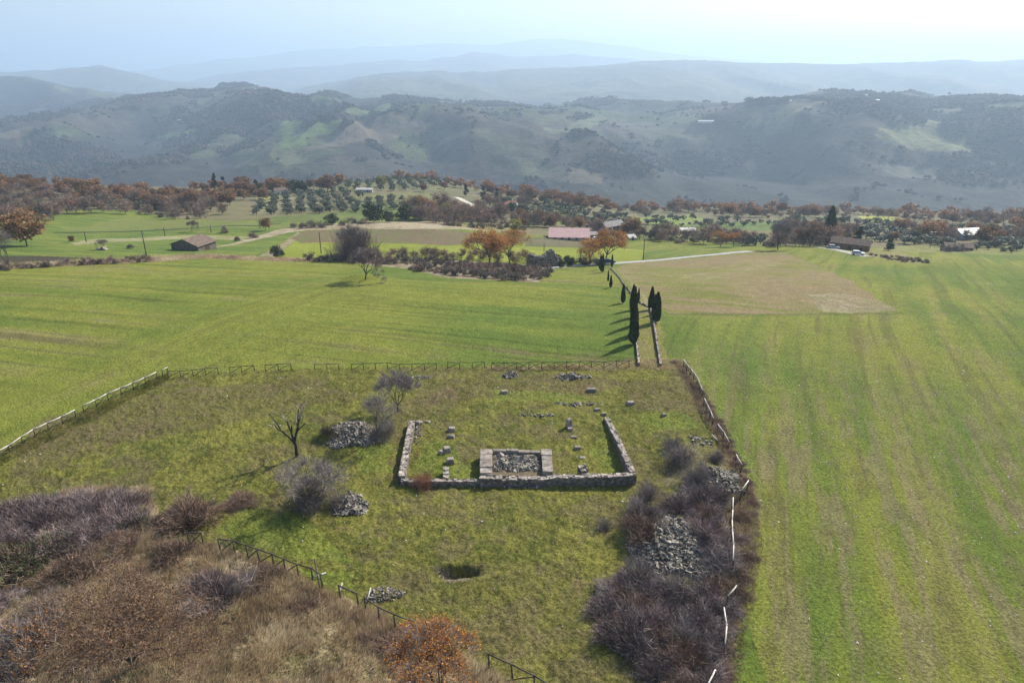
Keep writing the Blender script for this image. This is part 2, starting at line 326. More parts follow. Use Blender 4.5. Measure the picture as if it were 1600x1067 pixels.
def fieldcell(a, b):
    wx = (fbm(a / 300, b / 300, 2, 251) - .5) * 160; wy = (fbm(a / 300, b / 300, 2, 252) - .5) * 200
    p_, q_ = (a * .8 + b * .6 + wx) / 120, (-a * .6 + b * .8 + wy) / 210
    i_, j_ = np.floor(p_ + .5 * (np.floor(q_) % 2)), np.floor(q_)
    r_ = hsh(i_.astype(int), j_.astype(int), 77); k_ = hsh(i_.astype(int), j_.astype(int), 78)
    reg = fbm(a / 600, b / 500, 2, 253)
    return (r_ < .62 * sst(.42, .56, reg)) , k_
fc, kc = fieldcell(fx, fy); fc = fc & (Z[NR1:] > -200)
pal = np.array([(.10,.12,.05), (.13,.115,.075), (.085,.10,.045), (.17,.145,.10), (.12,.15,.06), (.055,.045,.04), (.15,.16,.09), (.10,.085,.06)])
ch = np.where(fc[..., None], pal[(kc * 7.99).astype(int)] * .62 * (.85 + .3 * h2)[..., None], ch)
fxw, fyw = fx + (fbm(fx / 60, fy / 60, 3, 207) - .5) * 40, fy + (fbm(fx / 60, fy / 60, 3, 208) - .5) * 60
for P, cc in HP:
    W = [h_ for h_ in (hit(a_, b_, 1300.0) for a_, b_ in P) if h_]
    if len(W) < 3: continue
    W = [h_[:2] for h_ in W]; HPW.append(W); m = inpoly(fxw, fyw, W)
    ch = np.where(m[..., None], K(*cc) * .60 * (.8 + .4 * h2)[..., None], ch)
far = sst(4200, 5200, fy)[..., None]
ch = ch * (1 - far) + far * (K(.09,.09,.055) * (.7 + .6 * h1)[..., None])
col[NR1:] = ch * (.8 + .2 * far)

# ------------------------------------------------------------------ materials
def newmat(name):
    m = bpy.data.materials.new(name); m.use_nodes = True
    n = m.node_tree; b = n.nodes['Principled BSDF']; return m, n, b
def noise(n, scale, det=3, vec=None, rough=.55):
    t = n.nodes.new('ShaderNodeTexNoise'); t.inputs['Scale'].default_value = scale; t.inputs['Detail'].default_value = det; t.inputs['Roughness'].default_value = rough
    if vec: n.links.new(vec, t.inputs['Vector'])
    return t.outputs['Fac']
def mr(n, src, a, b, lo=.3, hi=.7):
    t = n.nodes.new('ShaderNodeMapRange'); t.inputs['From Min'].default_value = lo; t.inputs['From Max'].default_value = hi
    t.inputs['To Min'].default_value = a; t.inputs['To Max'].default_value = b; n.links.new(src, t.inputs['Value']); return t.outputs['Result']
def mul(n, a, b):
    t = n.nodes.new('ShaderNodeMath'); t.operation = 'MULTIPLY'; n.links.new(a, t.inputs[0])
    if isinstance(b, (int, float)): t.inputs[1].default_value = b
    else: n.links.new(b, t.inputs[1])
    return t.outputs[0]
def scalec(n, colr, f):
    t = n.nodes.new('ShaderNodeVectorMath'); t.operation = 'SCALE'; n.links.new(colr, t.inputs[0]); n.links.new(f, t.inputs['Scale']); return t.outputs[0]
def landmat(name, scs, amp, bstr, bdist):
    m, n, b = newmat(name); b.inputs['Roughness'].default_value = .95; b.inputs['Specular IOR Level'].default_value = .1
    a = n.nodes.new('ShaderNodeAttribute'); a.attribute_name = 'Col'; g = n.nodes.new('ShaderNodeNewGeometry').outputs['Position']
    f = None
    for s_, a_ in zip(scs, amp):
        v = mr(n, noise(n, s_, 4, g, .62), 1 - a_, 1 + a_); f = v if f is None else mul(n, f, v)
    n.links.new(scalec(n, a.outputs['Color'], f), b.inputs['Base Color'])
    bp = n.nodes.new('ShaderNodeBump'); bp.inputs['Strength'].default_value = bstr; bp.inputs['Distance'].default_value = bdist
    n.links.new(noise(n, scs[0], 5, g, .7), bp.inputs['Height']); n.links.new(bp.outputs[0], b.inputs['Normal'])
    return m
M = {}
M['ground'] = landmat('grass_and_soil', (3.2, 9.0, .35), (.50, .40, .12), .8, .30)
M['hill'] = landmat('wooded_hillside', (.02, .07, .004), (.35, .3, .15), .8, 14.0)
# fine tussocks in the pasture, real relief
enc = inpoly(x, y, wpoly(ENC)); rf = sst(120, 95, y) * .8 + .2
Z[near] += np.where(enc, ((fbm(x / .55, y / .55, 2, 220) - .5) * .28 + (fbm(x / 3.2, y / 3.2, 2, 224) - .5) * .30) * rf, (fbm(x / .7, y / .7, 2, 222) - .5) * .10 * sst(200, 150, y))
ground_o = gridmesh('ground', 0, NR1, 1, col, M['ground']); hills_o = gridmesh('hills', NR1 - 1, len(dg), 2, col, M['hill'])
# ------------------------------------------------------------------ mesh collecting
class MB:
    def __init__(s): s.v = []; s.q = []; s.t = []; s.qm = []; s.tm = []; s.n = 0
    def quads(s, P, mi=0):                       # P: (n,4,3)
        P = np.asarray(P, float); n = len(P)
        if n == 0: return s
        s.v.append(P.reshape(-1, 3)); s.q.append(np.arange(n * 4).reshape(-1, 4) + s.n); s.qm.append(np.full(n, mi)); s.n += n * 4; return s
    def tris(s, P, mi=0):
        P = np.asarray(P, float); n = len(P)
        if n == 0: return s
        s.v.append(P.reshape(-1, 3)); s.t.append(np.arange(n * 3).reshape(-1, 3) + s.n); s.tm.append(np.full(n, mi)); s.n += n * 3; return s
    def mesh(s, V, Q, mi=0):
        V = np.asarray(V, float); s.v.append(V)
        Q4 = [f for f in Q if len(f) == 4]; Q3 = [f for f in Q if len(f) == 3]
        if Q4: s.q.append(np.array(Q4) + s.n); s.qm.append(np.full(len(Q4), mi))
        if Q3: s.t.append(np.array(Q3) + s.n); s.tm.append(np.full(len(Q3), mi))
        s.n += len(V); return s
    def tube(s, pts, rad, k=5, mi=0, cap=True):
        pts = np.asarray(pts, float); n = len(pts); rad = np.broadcast_to(rad, (n,))
        d = np.gradient(pts, axis=0); d /= np.linalg.norm(d, axis=1)[:, None] + 1e-9
        up = np.array([0, 0, 1.0]) if abs(d[0, 2]) < .9 else np.array([1.0, 0, 0])
        a = np.cross(d, up); a /= np.linalg.norm(a, axis=1)[:, None] + 1e-9; b = np.cross(d, a)
        th = np.arange(k) * 2 * math.pi / k
        V = pts[:, None] + rad[:, None, None] * (np.cos(th)[None, :, None] * a[:, None] + np.sin(th)[None, :, None] * b[:, None])
        Q = [(i * k + j, i * k + (j + 1) % k, (i + 1) * k + (j + 1) % k, (i + 1) * k + j) for i in range(n - 1) for j in range(k)]
        V = V.reshape(-1, 3)
        if cap:
            V = np.vstack([V, pts[0], pts[-1]]); a0, a1 = n * k, n * k + 1
            Q += [(a0, (j + 1) % k, j) for j in range(k)] + [(a1, (n - 1) * k + j, (n - 1) * k + (j + 1) % k) for j in range(k)]
        return s.mesh(V, Q, mi)
    def box(s, c, size, rz=0.0, j=0.0, mi=0, top=1.0, tilt=(0, 0)):
        sx, sy, sz = size[0] / 2, size[1] / 2, size[2] / 2
        V = np.array([(a * sx * (top if e > 0 else 1), b * sy * (top if e > 0 else 1), e * sz) for e in (-1, 1) for b in (-1, 1) for a in (-1, 1)], float)
        if j: V += (rng.random(V.shape) - .5) * 2 * j * np.array([sx, sy, sz])
        if tilt != (0, 0):
            cx, sx_ = math.cos(tilt[0]), math.sin(tilt[0]); V = V @ np.array([[1, 0, 0], [0, cx, sx_], [0, -sx_, cx]])
            cx, sx_ = math.cos(tilt[1]), math.sin(tilt[1]); V = V @ np.array([[cx, 0, -sx_], [0, 1, 0], [sx_, 0, cx]])
        cr, sr = math.cos(rz), math.sin(rz); V = V @ np.array([[cr, sr, 0], [-sr, cr, 0], [0, 0, 1]]) + np.array(c)
        return s.mesh(V, [(0,2,3,1),(4,5,7,6),(0,1,5,4),(2,6,7,3),(0,4,6,2),(1,3,7,5)], mi)
    def ribbons(s, A, B, wd, mi=0, taper=.4):
        A = np.asarray(A, float); B = np.asarray(B, float); d = B - A
        r = rng.normal(size=d.shape); p = np.cross(d, r); p /= np.linalg.norm(p, axis=1)[:, None] + 1e-9
        p = p * (np.broadcast_to(wd, (len(A),)) / 2)[:, None]
        return s.quads(np.stack([A - p, A + p, B + p * taper, B - p * taper], 1), mi)
    def blades(s, A, B, wd, mi=0):
        d = B - A; r = rng.normal(size=d.shape) * [1, 1, .1]; p = np.cross(d, r); p /= np.linalg.norm(p, axis=1)[:, None] + 1e-9
        p = p * (np.broadcast_to(wd, (len(A),)) / 2)[:, None]
        return s.tris(np.stack([A - p, A + p, B], 1), mi)
    def leaves(s, P, size, mi=0, flat=0.0):
        n = len(P); a = rng.normal(size=(n, 3)); a /= np.linalg.norm(a, axis=1)[:, None]
        if flat: a[:, 2] *= (1 - flat)
        b = np.cross(a, rng.normal(size=(n, 3))); b /= np.linalg.norm(b, axis=1)[:, None]
        sz = (np.broadcast_to(size, (n,)) * (.6 + .8 * rng.random(n)))[:, None] / 2
        a = a * sz; b = b * sz * .75
        return s.quads(np.stack([P - a, P + b * .9, P + a, P - b], 1), mi)
    def stones(s, P, size, mi=0, flat=.6):
        """irregular seven-sided chips, one per point"""
        n = len(P); size = np.broadcast_to(size, (n,))
        base = np.array([(a, b, e) for e in (-1, 1) for b in (-1, 1) for a in (-1, 1)], float) * .5
        V = base[None] * (.55 + .9 * rng.random((n, 1, 3))) * np.array([1, 1, flat]) * (1 + .0 * size[:, None, None])
        V = V + (rng.random((n, 8, 3)) - .5) * .38
        V = V * size[:, None, None]
        q = rng.normal(size=(n, 4)) * np.array([1.6, .35, .35, 1.0]); q /= np.linalg.norm(q, axis=1)[:, None]
        w_, x_, y_, z_ = q.T
        Rm = np.stack([1-2*(y_*y_+z_*z_), 2*(x_*y_-z_*w_), 2*(x_*z_+y_*w_), 2*(x_*y_+z_*w_), 1-2*(x_*x_+z_*z_), 2*(y_*z_-x_*w_), 2*(x_*z_-y_*w_), 2*(y_*z_+x_*w_), 1-2*(x_*x_+y_*y_)], 1).reshape(n, 3, 3)
        V = np.einsum('nij,nkj->nki', Rm, V) + np.asarray(P)[:, None]
        F = np.array([(0,2,3,1),(4,5,7,6),(0,1,5,4),(2,6,7,3),(0,4,6,2),(1,3,7,5)])
        Q = (F[None] + (np.arange(n) * 8)[:, None, None]).reshape(-1, 4)
        s.v.append(V.reshape(-1, 3)); s.q.append(Q + s.n); s.qm.append(np.full(len(Q), mi)); s.n += n * 8; return s
    def data(s, name, mats, smooth=False):
        V = np.concatenate(s.v).astype(np.float32)
        q = np.concatenate(s.q) if s.q else np.zeros((0, 4), int); t = np.concatenate(s.t) if s.t else np.zeros((0, 3), int)
        me = bpy.data.meshes.new(name); me.vertices.add(len(V)); me.vertices.foreach_set('co', V.ravel())
        me.loops.add(q.size + t.size); me.polygons.add(len(q) + len(t))
        me.loops.foreach_set('vertex_index', np.concatenate([q.ravel(), t.ravel()]).astype(np.int32))
        me.polygons.foreach_set('loop_start', np.concatenate([np.arange(len(q)) * 4, q.size + np.arange(len(t)) * 3]).astype(np.int32))
        mi = np.concatenate((s.qm if s.qm else []) + (s.tm if s.tm else [])).astype(np.int32) if (s.qm or s.tm) else None
        if mi is not None and mi.any(): me.polygons.foreach_set('material_index', mi)
        me.polygons.foreach_set('use_smooth', np.full(len(q) + len(t), bool(smooth)))
        me.update(calc_edges=True)
        for m in (mats if isinstance(mats, (list, tuple)) else [mats]): me.materials.append(m)
        return me
    def build(s, name, mats, parent=None, loc=None, smooth=False):
        o = bpy.data.objects.new(name, s.data(name, mats, smooth)); C.objects.link(o)
        if parent: o.parent = parent
        if loc is not None: o.location = loc
        return o
def tag(o, label, cat=None, group=None, kind=None):
    o['label'] = label
    if cat: o['category'] = cat
    if group: o['group'] = group
    if kind: o['kind'] = kind
    return o
def empty(name, loc, rz=0.0, s=1.0):
    o = bpy.data.objects.new(name, None); C.objects.link(o); o.location = loc; o.rotation_euler = (0, 0, rz); o.scale = (s, s, s); o.empty_display_size = .2
    return o
def place(name, parts, loc, label, cat, group=None, rz=None, s=1.0):
    """a thing from shared part meshes; one mesh with no name -> the thing itself"""
    rz = random.uniform(0, 6.28) if rz is None else rz
    sv = s if isinstance(s, tuple) else (s, s, s)
    if len(parts) == 1:
        o = bpy.data.objects.new(name, parts[0][1]); C.objects.link(o); o.location = loc; o.rotation_euler = (0, 0, rz); o.scale = sv
    else:
        o = empty(name, loc, rz); o.scale = sv
        for pn, me in parts:
            p = bpy.data.objects.new(pn, me); C.objects.link(p); p.parent = o
    return tag(o, label, cat, group)

# ------------------------------------------------------------------ materials of things
ISL = {'weathered_limestone': .30, 'rubble_stone': .62, 'old_shaded_masonry': .40, 'purple_grey_twigs': .45, 'brown_twigs': .45, 'grey_twigs': .35, 'russet_leaves': .28, 'orange_leaves': .30, 'olive_leaves': .35, 'dark_evergreen_leaves': .5, 'green_scrub_leaves': .4, 'yellow_leaves': .35, 'dry_grass_blades': .40, 'reddish_dry_stems': .4, 'rough_grass_blades': .4, 'winter_woodland': .45}
def simple(name, cols, scale=2.0, rough=.9, spec=.15, rnd=.25, trans=0.0, bump=0.0, coord='Object', det=3, lo=.35, hi=.65, isl=None):
    m, n, b = newmat(name); b.inputs['Roughness'].default_value = rough; b.inputs['Specular IOR Level'].default_value = spec
    tc = n.nodes.new('ShaderNodeTexCoord').outputs['Object'] if coord == 'Object' else n.nodes.new('ShaderNodeNewGeometry').outputs['Position']
    f = noise(n, scale, det, tc, .65)
    cr = n.nodes.new('ShaderNodeValToRGB'); e = cr.color_ramp.elements
    e[0].position = lo; e[0].color = (*cols[0], 1); e[1].position = hi; e[1].color = (*cols[-1], 1)
    if len(cols) == 3: q = e.new((lo + hi) / 2); q.color = (*cols[1], 1)
    n.links.new(f, cr.inputs[0]); out = cr.outputs[0]
    if rnd:
        oi = n.nodes.new('ShaderNodeObjectInfo'); out = scalec(n, out, mr(n, oi.outputs['Random'], 1 - rnd, 1 + rnd, 0, 1))
    isl = ISL.get(name, 0) if isl is None else isl
    if isl:
        gi = n.nodes.new('ShaderNodeNewGeometry'); out = scalec(n, out, mr(n, gi.outputs['Random Per Island'], 1 - isl, 1 + isl, 0, 1))
    n.links.new(out, b.inputs['Base Color'])
    if bump:
        bp = n.nodes.new('ShaderNodeBump'); bp.inputs['Strength'].default_value = bump; bp.inputs['Distance'].default_value = .05
        n.links.new(noise(n, scale * 4, 4, tc, .7), bp.inputs['Height']); n.links.new(bp.outputs[0], b.inputs['Normal'])
    if trans:
        t = n.nodes.new('ShaderNodeBsdfTranslucent'); n.links.new(out, t.inputs[0]); mx = n.nodes.new('ShaderNodeMixShader'); mx.inputs[0].default_value = trans
        o = n.nodes['Material Output']; n.links.new(b.outputs[0], mx.inputs[1]); n.links.new(t.outputs[0], mx.inputs[2]); n.links.new(mx.outputs[0], o.inputs[0])
    return m
M['stone'] = simple('weathered_limestone', [(.11,.095,.08), (.29,.25,.215), (.42,.37,.33)], 1.6, .9, .2, .18, bump=.8, coord='P', det=6, lo=.3, hi=.68)
M['rubble'] = simple('rubble_stone', [(.045,.039,.033), (.165,.145,.12), (.42,.375,.32)], 5.0, .85, .3, 0, coord='P', det=5, lo=.32, hi=.68)
M['wallface'] = simple('old_shaded_masonry', [(.07,.06,.052), (.18,.155,.135), (.27,.24,.21)], 2.2, .95, .1, 0, bump=1.0, coord='P', det=6, lo=.32, hi=.7)  # face tone darkened to hold the shade on the wall sides
M['wood'] = simple('dark_fence_wood', [(.055,.042,.032), (.12,.095,.072)], 3, .8, .25, 0)
M['glint_palewood'] = simple('glint_pale_fence_wood', [(.40,.37,.33), (.62,.58,.53)], 3, .7, .4, 0)  # sun glint on the side rails painted in as a paler wood colour
M['bark'] = simple('grey_bark', [(.06,.05,.043), (.15,.13,.115)], 4, .95, .1, .2)
M['darkbark'] = simple('dark_bark', [(.035,.03,.026), (.09,.075,.062)], 4, .95, .1, .2)
M['twig_purple'] = simple('purple_grey_twigs', [(.11,.08,.075), (.23,.175,.165), (.35,.29,.265)], .9, .9, .15, .25)
M['twig_brown'] = simple('brown_twigs', [(.14,.09,.065), (.27,.19,.14)], .9, .9, .15, .18)
M['twig_grey'] = simple('grey_twigs', [(.16,.13,.125), (.30,.26,.24)], .9, .9, .15, .15)
M['leaf_russet'] = simple('russet_leaves', [(.15,.08,.045), (.25,.135,.07), (.34,.22,.12)], 1.1, .7, .2, .30, .35)
M['leaf_orange'] = simple('orange_leaves', [(.25,.11,.03), (.41,.19,.05), (.46,.27,.09)], 1.1, .7, .2, .15, .4)
M['leaf_rust'] = simple('rusty_orange_leaves', [(.26,.10,.022), (.45,.19,.04), (.50,.27,.08)], 1.1, .7, .2, .15, .35, isl=.35)
M['leaf_olive'] = simple('olive_leaves', [(.055,.068,.045), (.11,.125,.085), (.16,.17,.12)], 1.1, .6, .3, .2, .2)
M['leaf_dark'] = simple('dark_evergreen_leaves', [(.024,.038,.018), (.070,.095,.040)], 1.3, .7, .2, .2, .1)
M['leaf_green'] = simple('green_scrub_leaves', [(.04,.06,.02), (.10,.13,.045)], 1.1, .7, .2, .2, .25)
M['leaf_yellow'] = simple('yellow_leaves', [(.17,.16,.04), (.30,.27,.07)], 1.1, .7, .2, .2, .3)
M['straw'] = simple('dry_grass_blades', [(.24,.165,.095), (.50,.385,.235), (.66,.56,.38)], .16, .8, .2, 0, .45, coord='P', det=6, lo=.33, hi=.67)
M['redgrass'] = simple('reddish_dry_stems', [(.20,.135,.09), (.38,.29,.20)], .5, .85, .2, 0, .35, coord='P', det=4)
M['blade'] = simple('rough_grass_blades', [(.062,.080,.016), (.165,.165,.034), (.27,.225,.09)], .35, .7, .25, 0, .35, coord='P', det=5)

# ------------------------------------------------------------------ plant shapes
def bush_mesh(n, ln, wd, seed, flat=.75, mats=None, leaves=0, lsize=.1, lmat=None, up=.5):
    """dome of arching stems, radius 1; returns branches and twigs meshes"""
    global rng
    rng = np.random.default_rng(seed)
    d = rng.normal(size=(n, 3)); d[:, 2] = np.abs(d[:, 2]); d /= np.linalg.norm(d, axis=1)[:, None]
    lob = 1 + .28 * np.sin(3 * np.arctan2(d[:, 1], d[:, 0]) + seed) + .18 * np.sin(5 * np.arctan2(d[:, 1], d[:, 0]) + 2 * seed) + .12 * np.sin(9 * d[:, 2] + seed)
    r = rng.random(n) ** .45 * lob * .85
    P = d * r[:, None] * [1, 1, flat]; P[:, 2] *= (1 + .3 * np.sin(4 * P[:, 0] + seed) * np.cos(3 * P[:, 1]))
    dr = d * .7 + rng.normal(size=(n, 3)) * .55 + [0, 0, up]; dr /= np.linalg.norm(dr, axis=1)[:, None]
    L = ln * (.5 + rng.random(n))[:, None]
    b = MB(); Bq = P + dr * L; b.ribbons(P - dr * L * .3, Bq, wd)
    if leaves:
        k = rng.integers(0, n, leaves); b.leaves(Bq[k] - dr[k] * L[k] * rng.random((leaves, 1)) + rng.normal(size=(leaves, 3)) * .03, lsize, 1)
    st = MB()
    for i in range(14):
        a = rng.random() * 6.28; e = np.array([math.cos(a) * .8, math.sin(a) * .8, .55 + .3 * rng.random()]) * (.6 + .4 * rng.random()) * [1, 1, flat]
        st.tube([(e[0] * .08, e[1] * .08, -.1), (e[0] * .35, e[1] * .35, e[2] * .6), e], [.022, .014, .006], 4)
    return [('branches', st.data('branches', M['darkbark'])), ('twigs', b.data('twigs', (mats or [M['twig_purple']]) + ([lmat] if lmat else [])))]
def grow(seed, h, lean=(0, 0), trunk=.3, spread=.55, levels=4, tw=.02, fork=(3, 4), limb=.32, rad=.035, droop=0.0):
    """branching skeleton: returns (tube mesh builder, twig tips array, twig segments)"""
    rg = np.random.default_rng(seed); mb = MB(); tips = []; segs = []
    def br(p, d, L, r, lv):
        d = d / np.linalg.norm(d); k = 3 if lv < 3 else 2
        pts = [p]
        for i in range(k):
            d = d + rg.normal(size=3) * (.10 if lv == 0 else .16) + np.array([0, 0, .05 - droop]); d /= np.linalg.norm(d); pts.append(pts[-1] + d * L / k)
        if lv <= 2: mb.tube(pts, np.linspace(r, r * .62, k + 1), 5 if lv < 2 else 4, cap=lv == 0)
        else:
            for a, b_ in zip(pts[:-1], pts[1:]): segs.append((a, b_, r * 1.6))
        if lv >= levels:
            tips.append(pts[-1]); tips.append(pts[1]); return
        nf = rg.integers(fork[0], fork[1] + 1) + (1 if lv == 0 else 0)
        a0 = rg.random() * 6.28
        for i in range(nf):
            a = a0 + i * 6.28 / nf + rg.normal() * .35
            u = np.cross(d, [0.3, .2, 1.0]); u /= np.linalg.norm(u) + 1e-9; v = np.cross(d, u)
            sp = spread * (.7 + .6 * rg.random())
            nd = d * math.cos(sp) + (u * math.cos(a) + v * math.sin(a)) * math.sin(sp) + np.array([0, 0, .12 - droop])
            st = pts[-1] if i < 2 else pts[-1] + (pts[-2] - pts[-1]) * rg.random() * .9
            br(st, nd, L * (.62 + .22 * rg.random()) if lv else h * limb * (.8 + .4 * rg.random()), r * .62, lv + 1)
    br(np.array([0, 0, -.15]), np.array([lean[0], lean[1], 1.0]), h * trunk, h * rad, 0)
    return mb, np.array(tips), segs
def tree_parts(seed, h=8.0, leaf=None, nleaf=0, lsize=.3, lspread=.5, twigs=6, twl=.7, tww=.03, twm='twig_grey', bark='bark', **kw):
    global rng
    rng = np.random.default_rng(seed + 500)
    mb, tips, segs = grow(seed, h, **kw)
    A = np.array([s_[0] for s_ in segs]); B = np.array([s_[1] for s_ in segs]); wv = np.array([max(s_[2], .02) for s_ in segs])
    cr = MB(); cr.ribbons(A, B, wv, 0, .7)
    k = np.repeat(np.arange(len(tips)), twigs); cen = tips.mean(0)
    dv_ = (tips[k] - cen) / h * .9 + rng.normal(size=(len(k), 3)) * .5 + [0, 0, .25]; dv_ /= np.linalg.norm(dv_, axis=1)[:, None]
    T = tips[k] + dv_ * twl * (.4 + .8 * rng.random((len(k), 1)))
    cr.ribbons(tips[k], T, tww, 0)
    if nleaf:
        j = rng.integers(0, len(T), nleaf); cr.leaves(T[j] + rng.normal(size=(nleaf, 3)) * lspread, lsize, 1)
    return [('trunk', mb.data('trunk', M[bark], True)), ('crown', cr.data('crown', [M[twm]] + ([M[leaf]] if leaf else [])))]
def join1(parts, name):
    """the same tree as ONE mesh, for trees a few pixels high"""
    V = []; F = []; mi = []; mats = []; off = 0; me = bpy.data.meshes.new(name); sizes = []
    for pn, m_ in parts:
        v = np.empty(len(m_.vertices) * 3, np.float32); m_.vertices.foreach_get('co', v); V.append(v.reshape(-1, 3))
        l = np.empty(len(m_.loops), np.int32); m_.loops.foreach_get('vertex_index', l); F.append(l + off)
        t = np.empty(len(m_.polygons), np.int32); m_.polygons.foreach_get('loop_total', t); sizes.append(t)
        q = np.empty(len(m_.polygons), np.int32); m_.polygons.foreach_get('material_index', q); mi.append(q + len(mats))
        mats += list(m_.materials); off += len(v) // 3
    V = np.concatenate(V); F = np.concatenate(F); S = np.concatenate(sizes); mi = np.concatenate(mi)
    me.vertices.add(len(V)); me.vertices.foreach_set('co', V.ravel()); me.loops.add(len(F)); me.polygons.add(len(S))
    me.loops.foreach_set('vertex_index', F); me.polygons.foreach_set('loop_start', np.concatenate([[0], np.cumsum(S)[:-1]]).astype(np.int32)); me.polygons.foreach_set('material_index', mi)
    me.polygons.foreach_set('use_smooth', np.zeros(len(S), bool)); me.update(calc_edges=True)
    for m_ in mats: me.materials.append(m_)
    return me
def blob_tree(seed, h, rx, nclump, nleaf, lsize, leaf, flat=.8, z0=.3, trunk_r=.12, bark='darkbark', twigs=200, twm='twig_grey', cone=0.0):
    """small round crown: clumps of leaf faces round forking limbs"""
    global rng
    rng = np.random.default_rng(seed)
    cr = MB(); tr = MB(); cl = []
    for i in range(nclump):
        t = rng.random(); a = rng.random() * 6.28; rr = rx * math.sqrt(rng.random()) * .75 * (1 - cone * t)
        cl.append((rr * math.cos(a), rr * math.sin(a), h * (z0 + (1 - z0) * (.12 + .76 * t) * (1 - .25 * (rr / rx) ** 2)), rx * (.28 + .22 * rng.random()) * (1 - cone * t * .7)))
    cl = np.array(cl)
    k = rng.integers(0, nclump, nleaf); d = rng.normal(size=(nleaf, 3)); d /= np.linalg.norm(d, axis=1)[:, None]
    P = cl[k, :3] + d * (cl[k, 3] * (.55 + .5 * rng.random(nleaf)))[:, None] * [1, 1, flat]
    cr.leaves(P, lsize, 0)
    if twigs:
        k = rng.integers(0, nclump, twigs); d = rng.normal(size=(twigs, 3)); d /= np.linalg.norm(d, axis=1)[:, None]
        cr.ribbons(cl[k, :3] * [.8, .8, .85], cl[k, :3] + d * cl[k, 3][:, None] * 1.1, .05, 1)
    tr.tube([(0, 0, -.3), (.03 * h * rng.normal() * .5, 0, h * z0 * .6), (0, .02 * h, h * z0 * 1.15)], [trunk_r * 1.3, trunk_r, trunk_r * .8], 6)
    for c_ in cl[:min(nclump, 7)]:
        tr.tube([(0, .02 * h, h * z0), (c_[0] * .5, c_[1] * .5, (h * z0 + c_[2]) / 2), c_[:3]], [trunk_r * .6, trunk_r * .4, trunk_r * .12], 4)
    return [('trunk', tr.data('trunk', M[bark], True)), ('crown', cr.data('crown', [M[leaf], M[twm]]))]
def cypress_parts(seed, h, r, n=4200, taper=1.0, lsize=.13):
    global rng
    rng = np.random.default_rng(seed)
    t = rng.random(n) ** .9; prof_ = np.interp(t, [0, .06, .25, .5, .8, 1], [.35, .8, 1, .85, .45, .03]) * r
    a = rng.random(n) * 6.28; lob = 1 + .14 * np.sin(3 * a + seed + 5 * t) + .10 * np.sin(7 * a - 11 * t + seed)
    rr = prof_ * lob * (.72 + .36 * rng.random(n) ** .5)
    P = np.stack([rr * np.cos(a), rr * np.sin(a), .25 + t * (h - .25)], 1)
    m = MB(); B_ = P + np.stack([np.cos(a) * .10, np.sin(a) * .10, .26 + .34 * rng.random(n)], 1) + rng.normal(size=(n, 3)) * .05; m.ribbons(P, B_, lsize, 0, .2)
    core = MB(); k = 9; ts = np.linspace(0.02, .97, 8)
    m.tube([(0, 0, .25 + q * (h - .25)) for q in ts], np.interp(ts, [0, .06, .25, .5, .8, 1], [.35, .8, 1, .85, .45, .03]) * r * .74, 8)
    tr = MB(); tr.tube([(0, 0, -.3), (0, 0, .5), (0, 0, h * .5)], [.12, .1, .04], 6)
    return [('trunk', tr.data('trunk', M['darkbark'], True)), ('crown', m.data('crown', [M['leaf_dark']]))]
# ================================================================== the temple ruin
def masonry(name, path, wd, hts, parent=None, stone=.34, cap_mat='stone', seed=1, top_j=.05, mat='wallface', courses=.27, ends=True):
    """dry old wall along path [(x,y)], width wd, heights per point above the ground; blocks and a ragged cap"""
    global rng
    rng = np.random.default_rng(seed)
    P = np.array(path, float); seg = np.linalg.norm(np.diff(P, axis=0), axis=1); cum = np.concatenate([[0], np.cumsum(seg)])
    body = MB(); cap = MB(); L = cum[-1]; n = max(2, int(L / stone)); s = (np.arange(n) + .5) * L / n
    for i, q in enumerate(s):
        xx, yy = np.interp(q, cum, P[:, 0]), np.interp(q, cum, P[:, 1]); h = np.interp(q, cum, hts)
        j = min(np.searchsorted(cum, q, side='right') - 1, len(seg) - 1); d = (P[j + 1] - P[j]) / seg[j]; rz = math.atan2(d[1], d[0])
        zb = zz(xx, yy) - .35; nx, ny = -d[1], d[0]; hc = h - .12
        body.box((xx, yy, zb + (hc + .35) / 2), (L / n * 1.02, wd * .86, hc + .35), rz)
        for sd in (-1, 1):                                   # face stones
            z_ = zb + .2
            while z_ < zb + .35 + hc:
                ch_ = courses * (.8 + .4 * rng.random()); w2 = L / n * (.85 + .3 * rng.random())
                body.box((xx + nx * sd * wd * .44 + d[0] * rng.normal() * .03, yy + ny * sd * wd * .44 + d[1] * rng.normal() * .03, z_ + ch_ / 2), (w2, wd * .18, ch_ * .93), rz + rng.normal() * .03, .10)
                z_ += ch_
        m_ = rng.integers(1, 3) if wd < .6 else rng.integers(2, 4)
        for k in range(m_):
            o = ((k + .5) / m_ - .5) * wd; zt = zb + .35 + hc + rng.normal() * top_j * .5
            if rng.random() < .07: continue
            cap.box((xx + nx * o, yy + ny * o, zt + .06), (L / n * (.7 + .7 * rng.random()), wd / m_ * (.85 + .25 * rng.random()), .12 + .12 * rng.random()), rz + rng.normal() * .08, .16)
    b = body.build('face_stones', M[mat], parent); c_ = cap.build('cap_stones', M[cap_mat], parent)
    return b, c_
FL, FR, BL, BR_ = hit(627, 757), hit(990, 754), hit(644, 668), hit(947, 656)
FLt = np.array(FL[:2]); FRt = np.array(FR[:2]); BLt = np.array(BL[:2]); BRt = np.array(BR_[:2])
ruin = empty('ruined_perimeter_wall', (0, 0, 0)); tag(ruin, 'low ruined temple wall of pale grey stone, three sided, standing in the pasture', 'ruin')
masonry('w', [FLt + [0, .45], BLt], .78, [.85, .75], ruin, seed=3, stone=.5)
masonry('w', [BLt + [-.4, .3], BLt + [.95, .35]], .5, [.8, .8], ruin, seed=4, stone=.4)
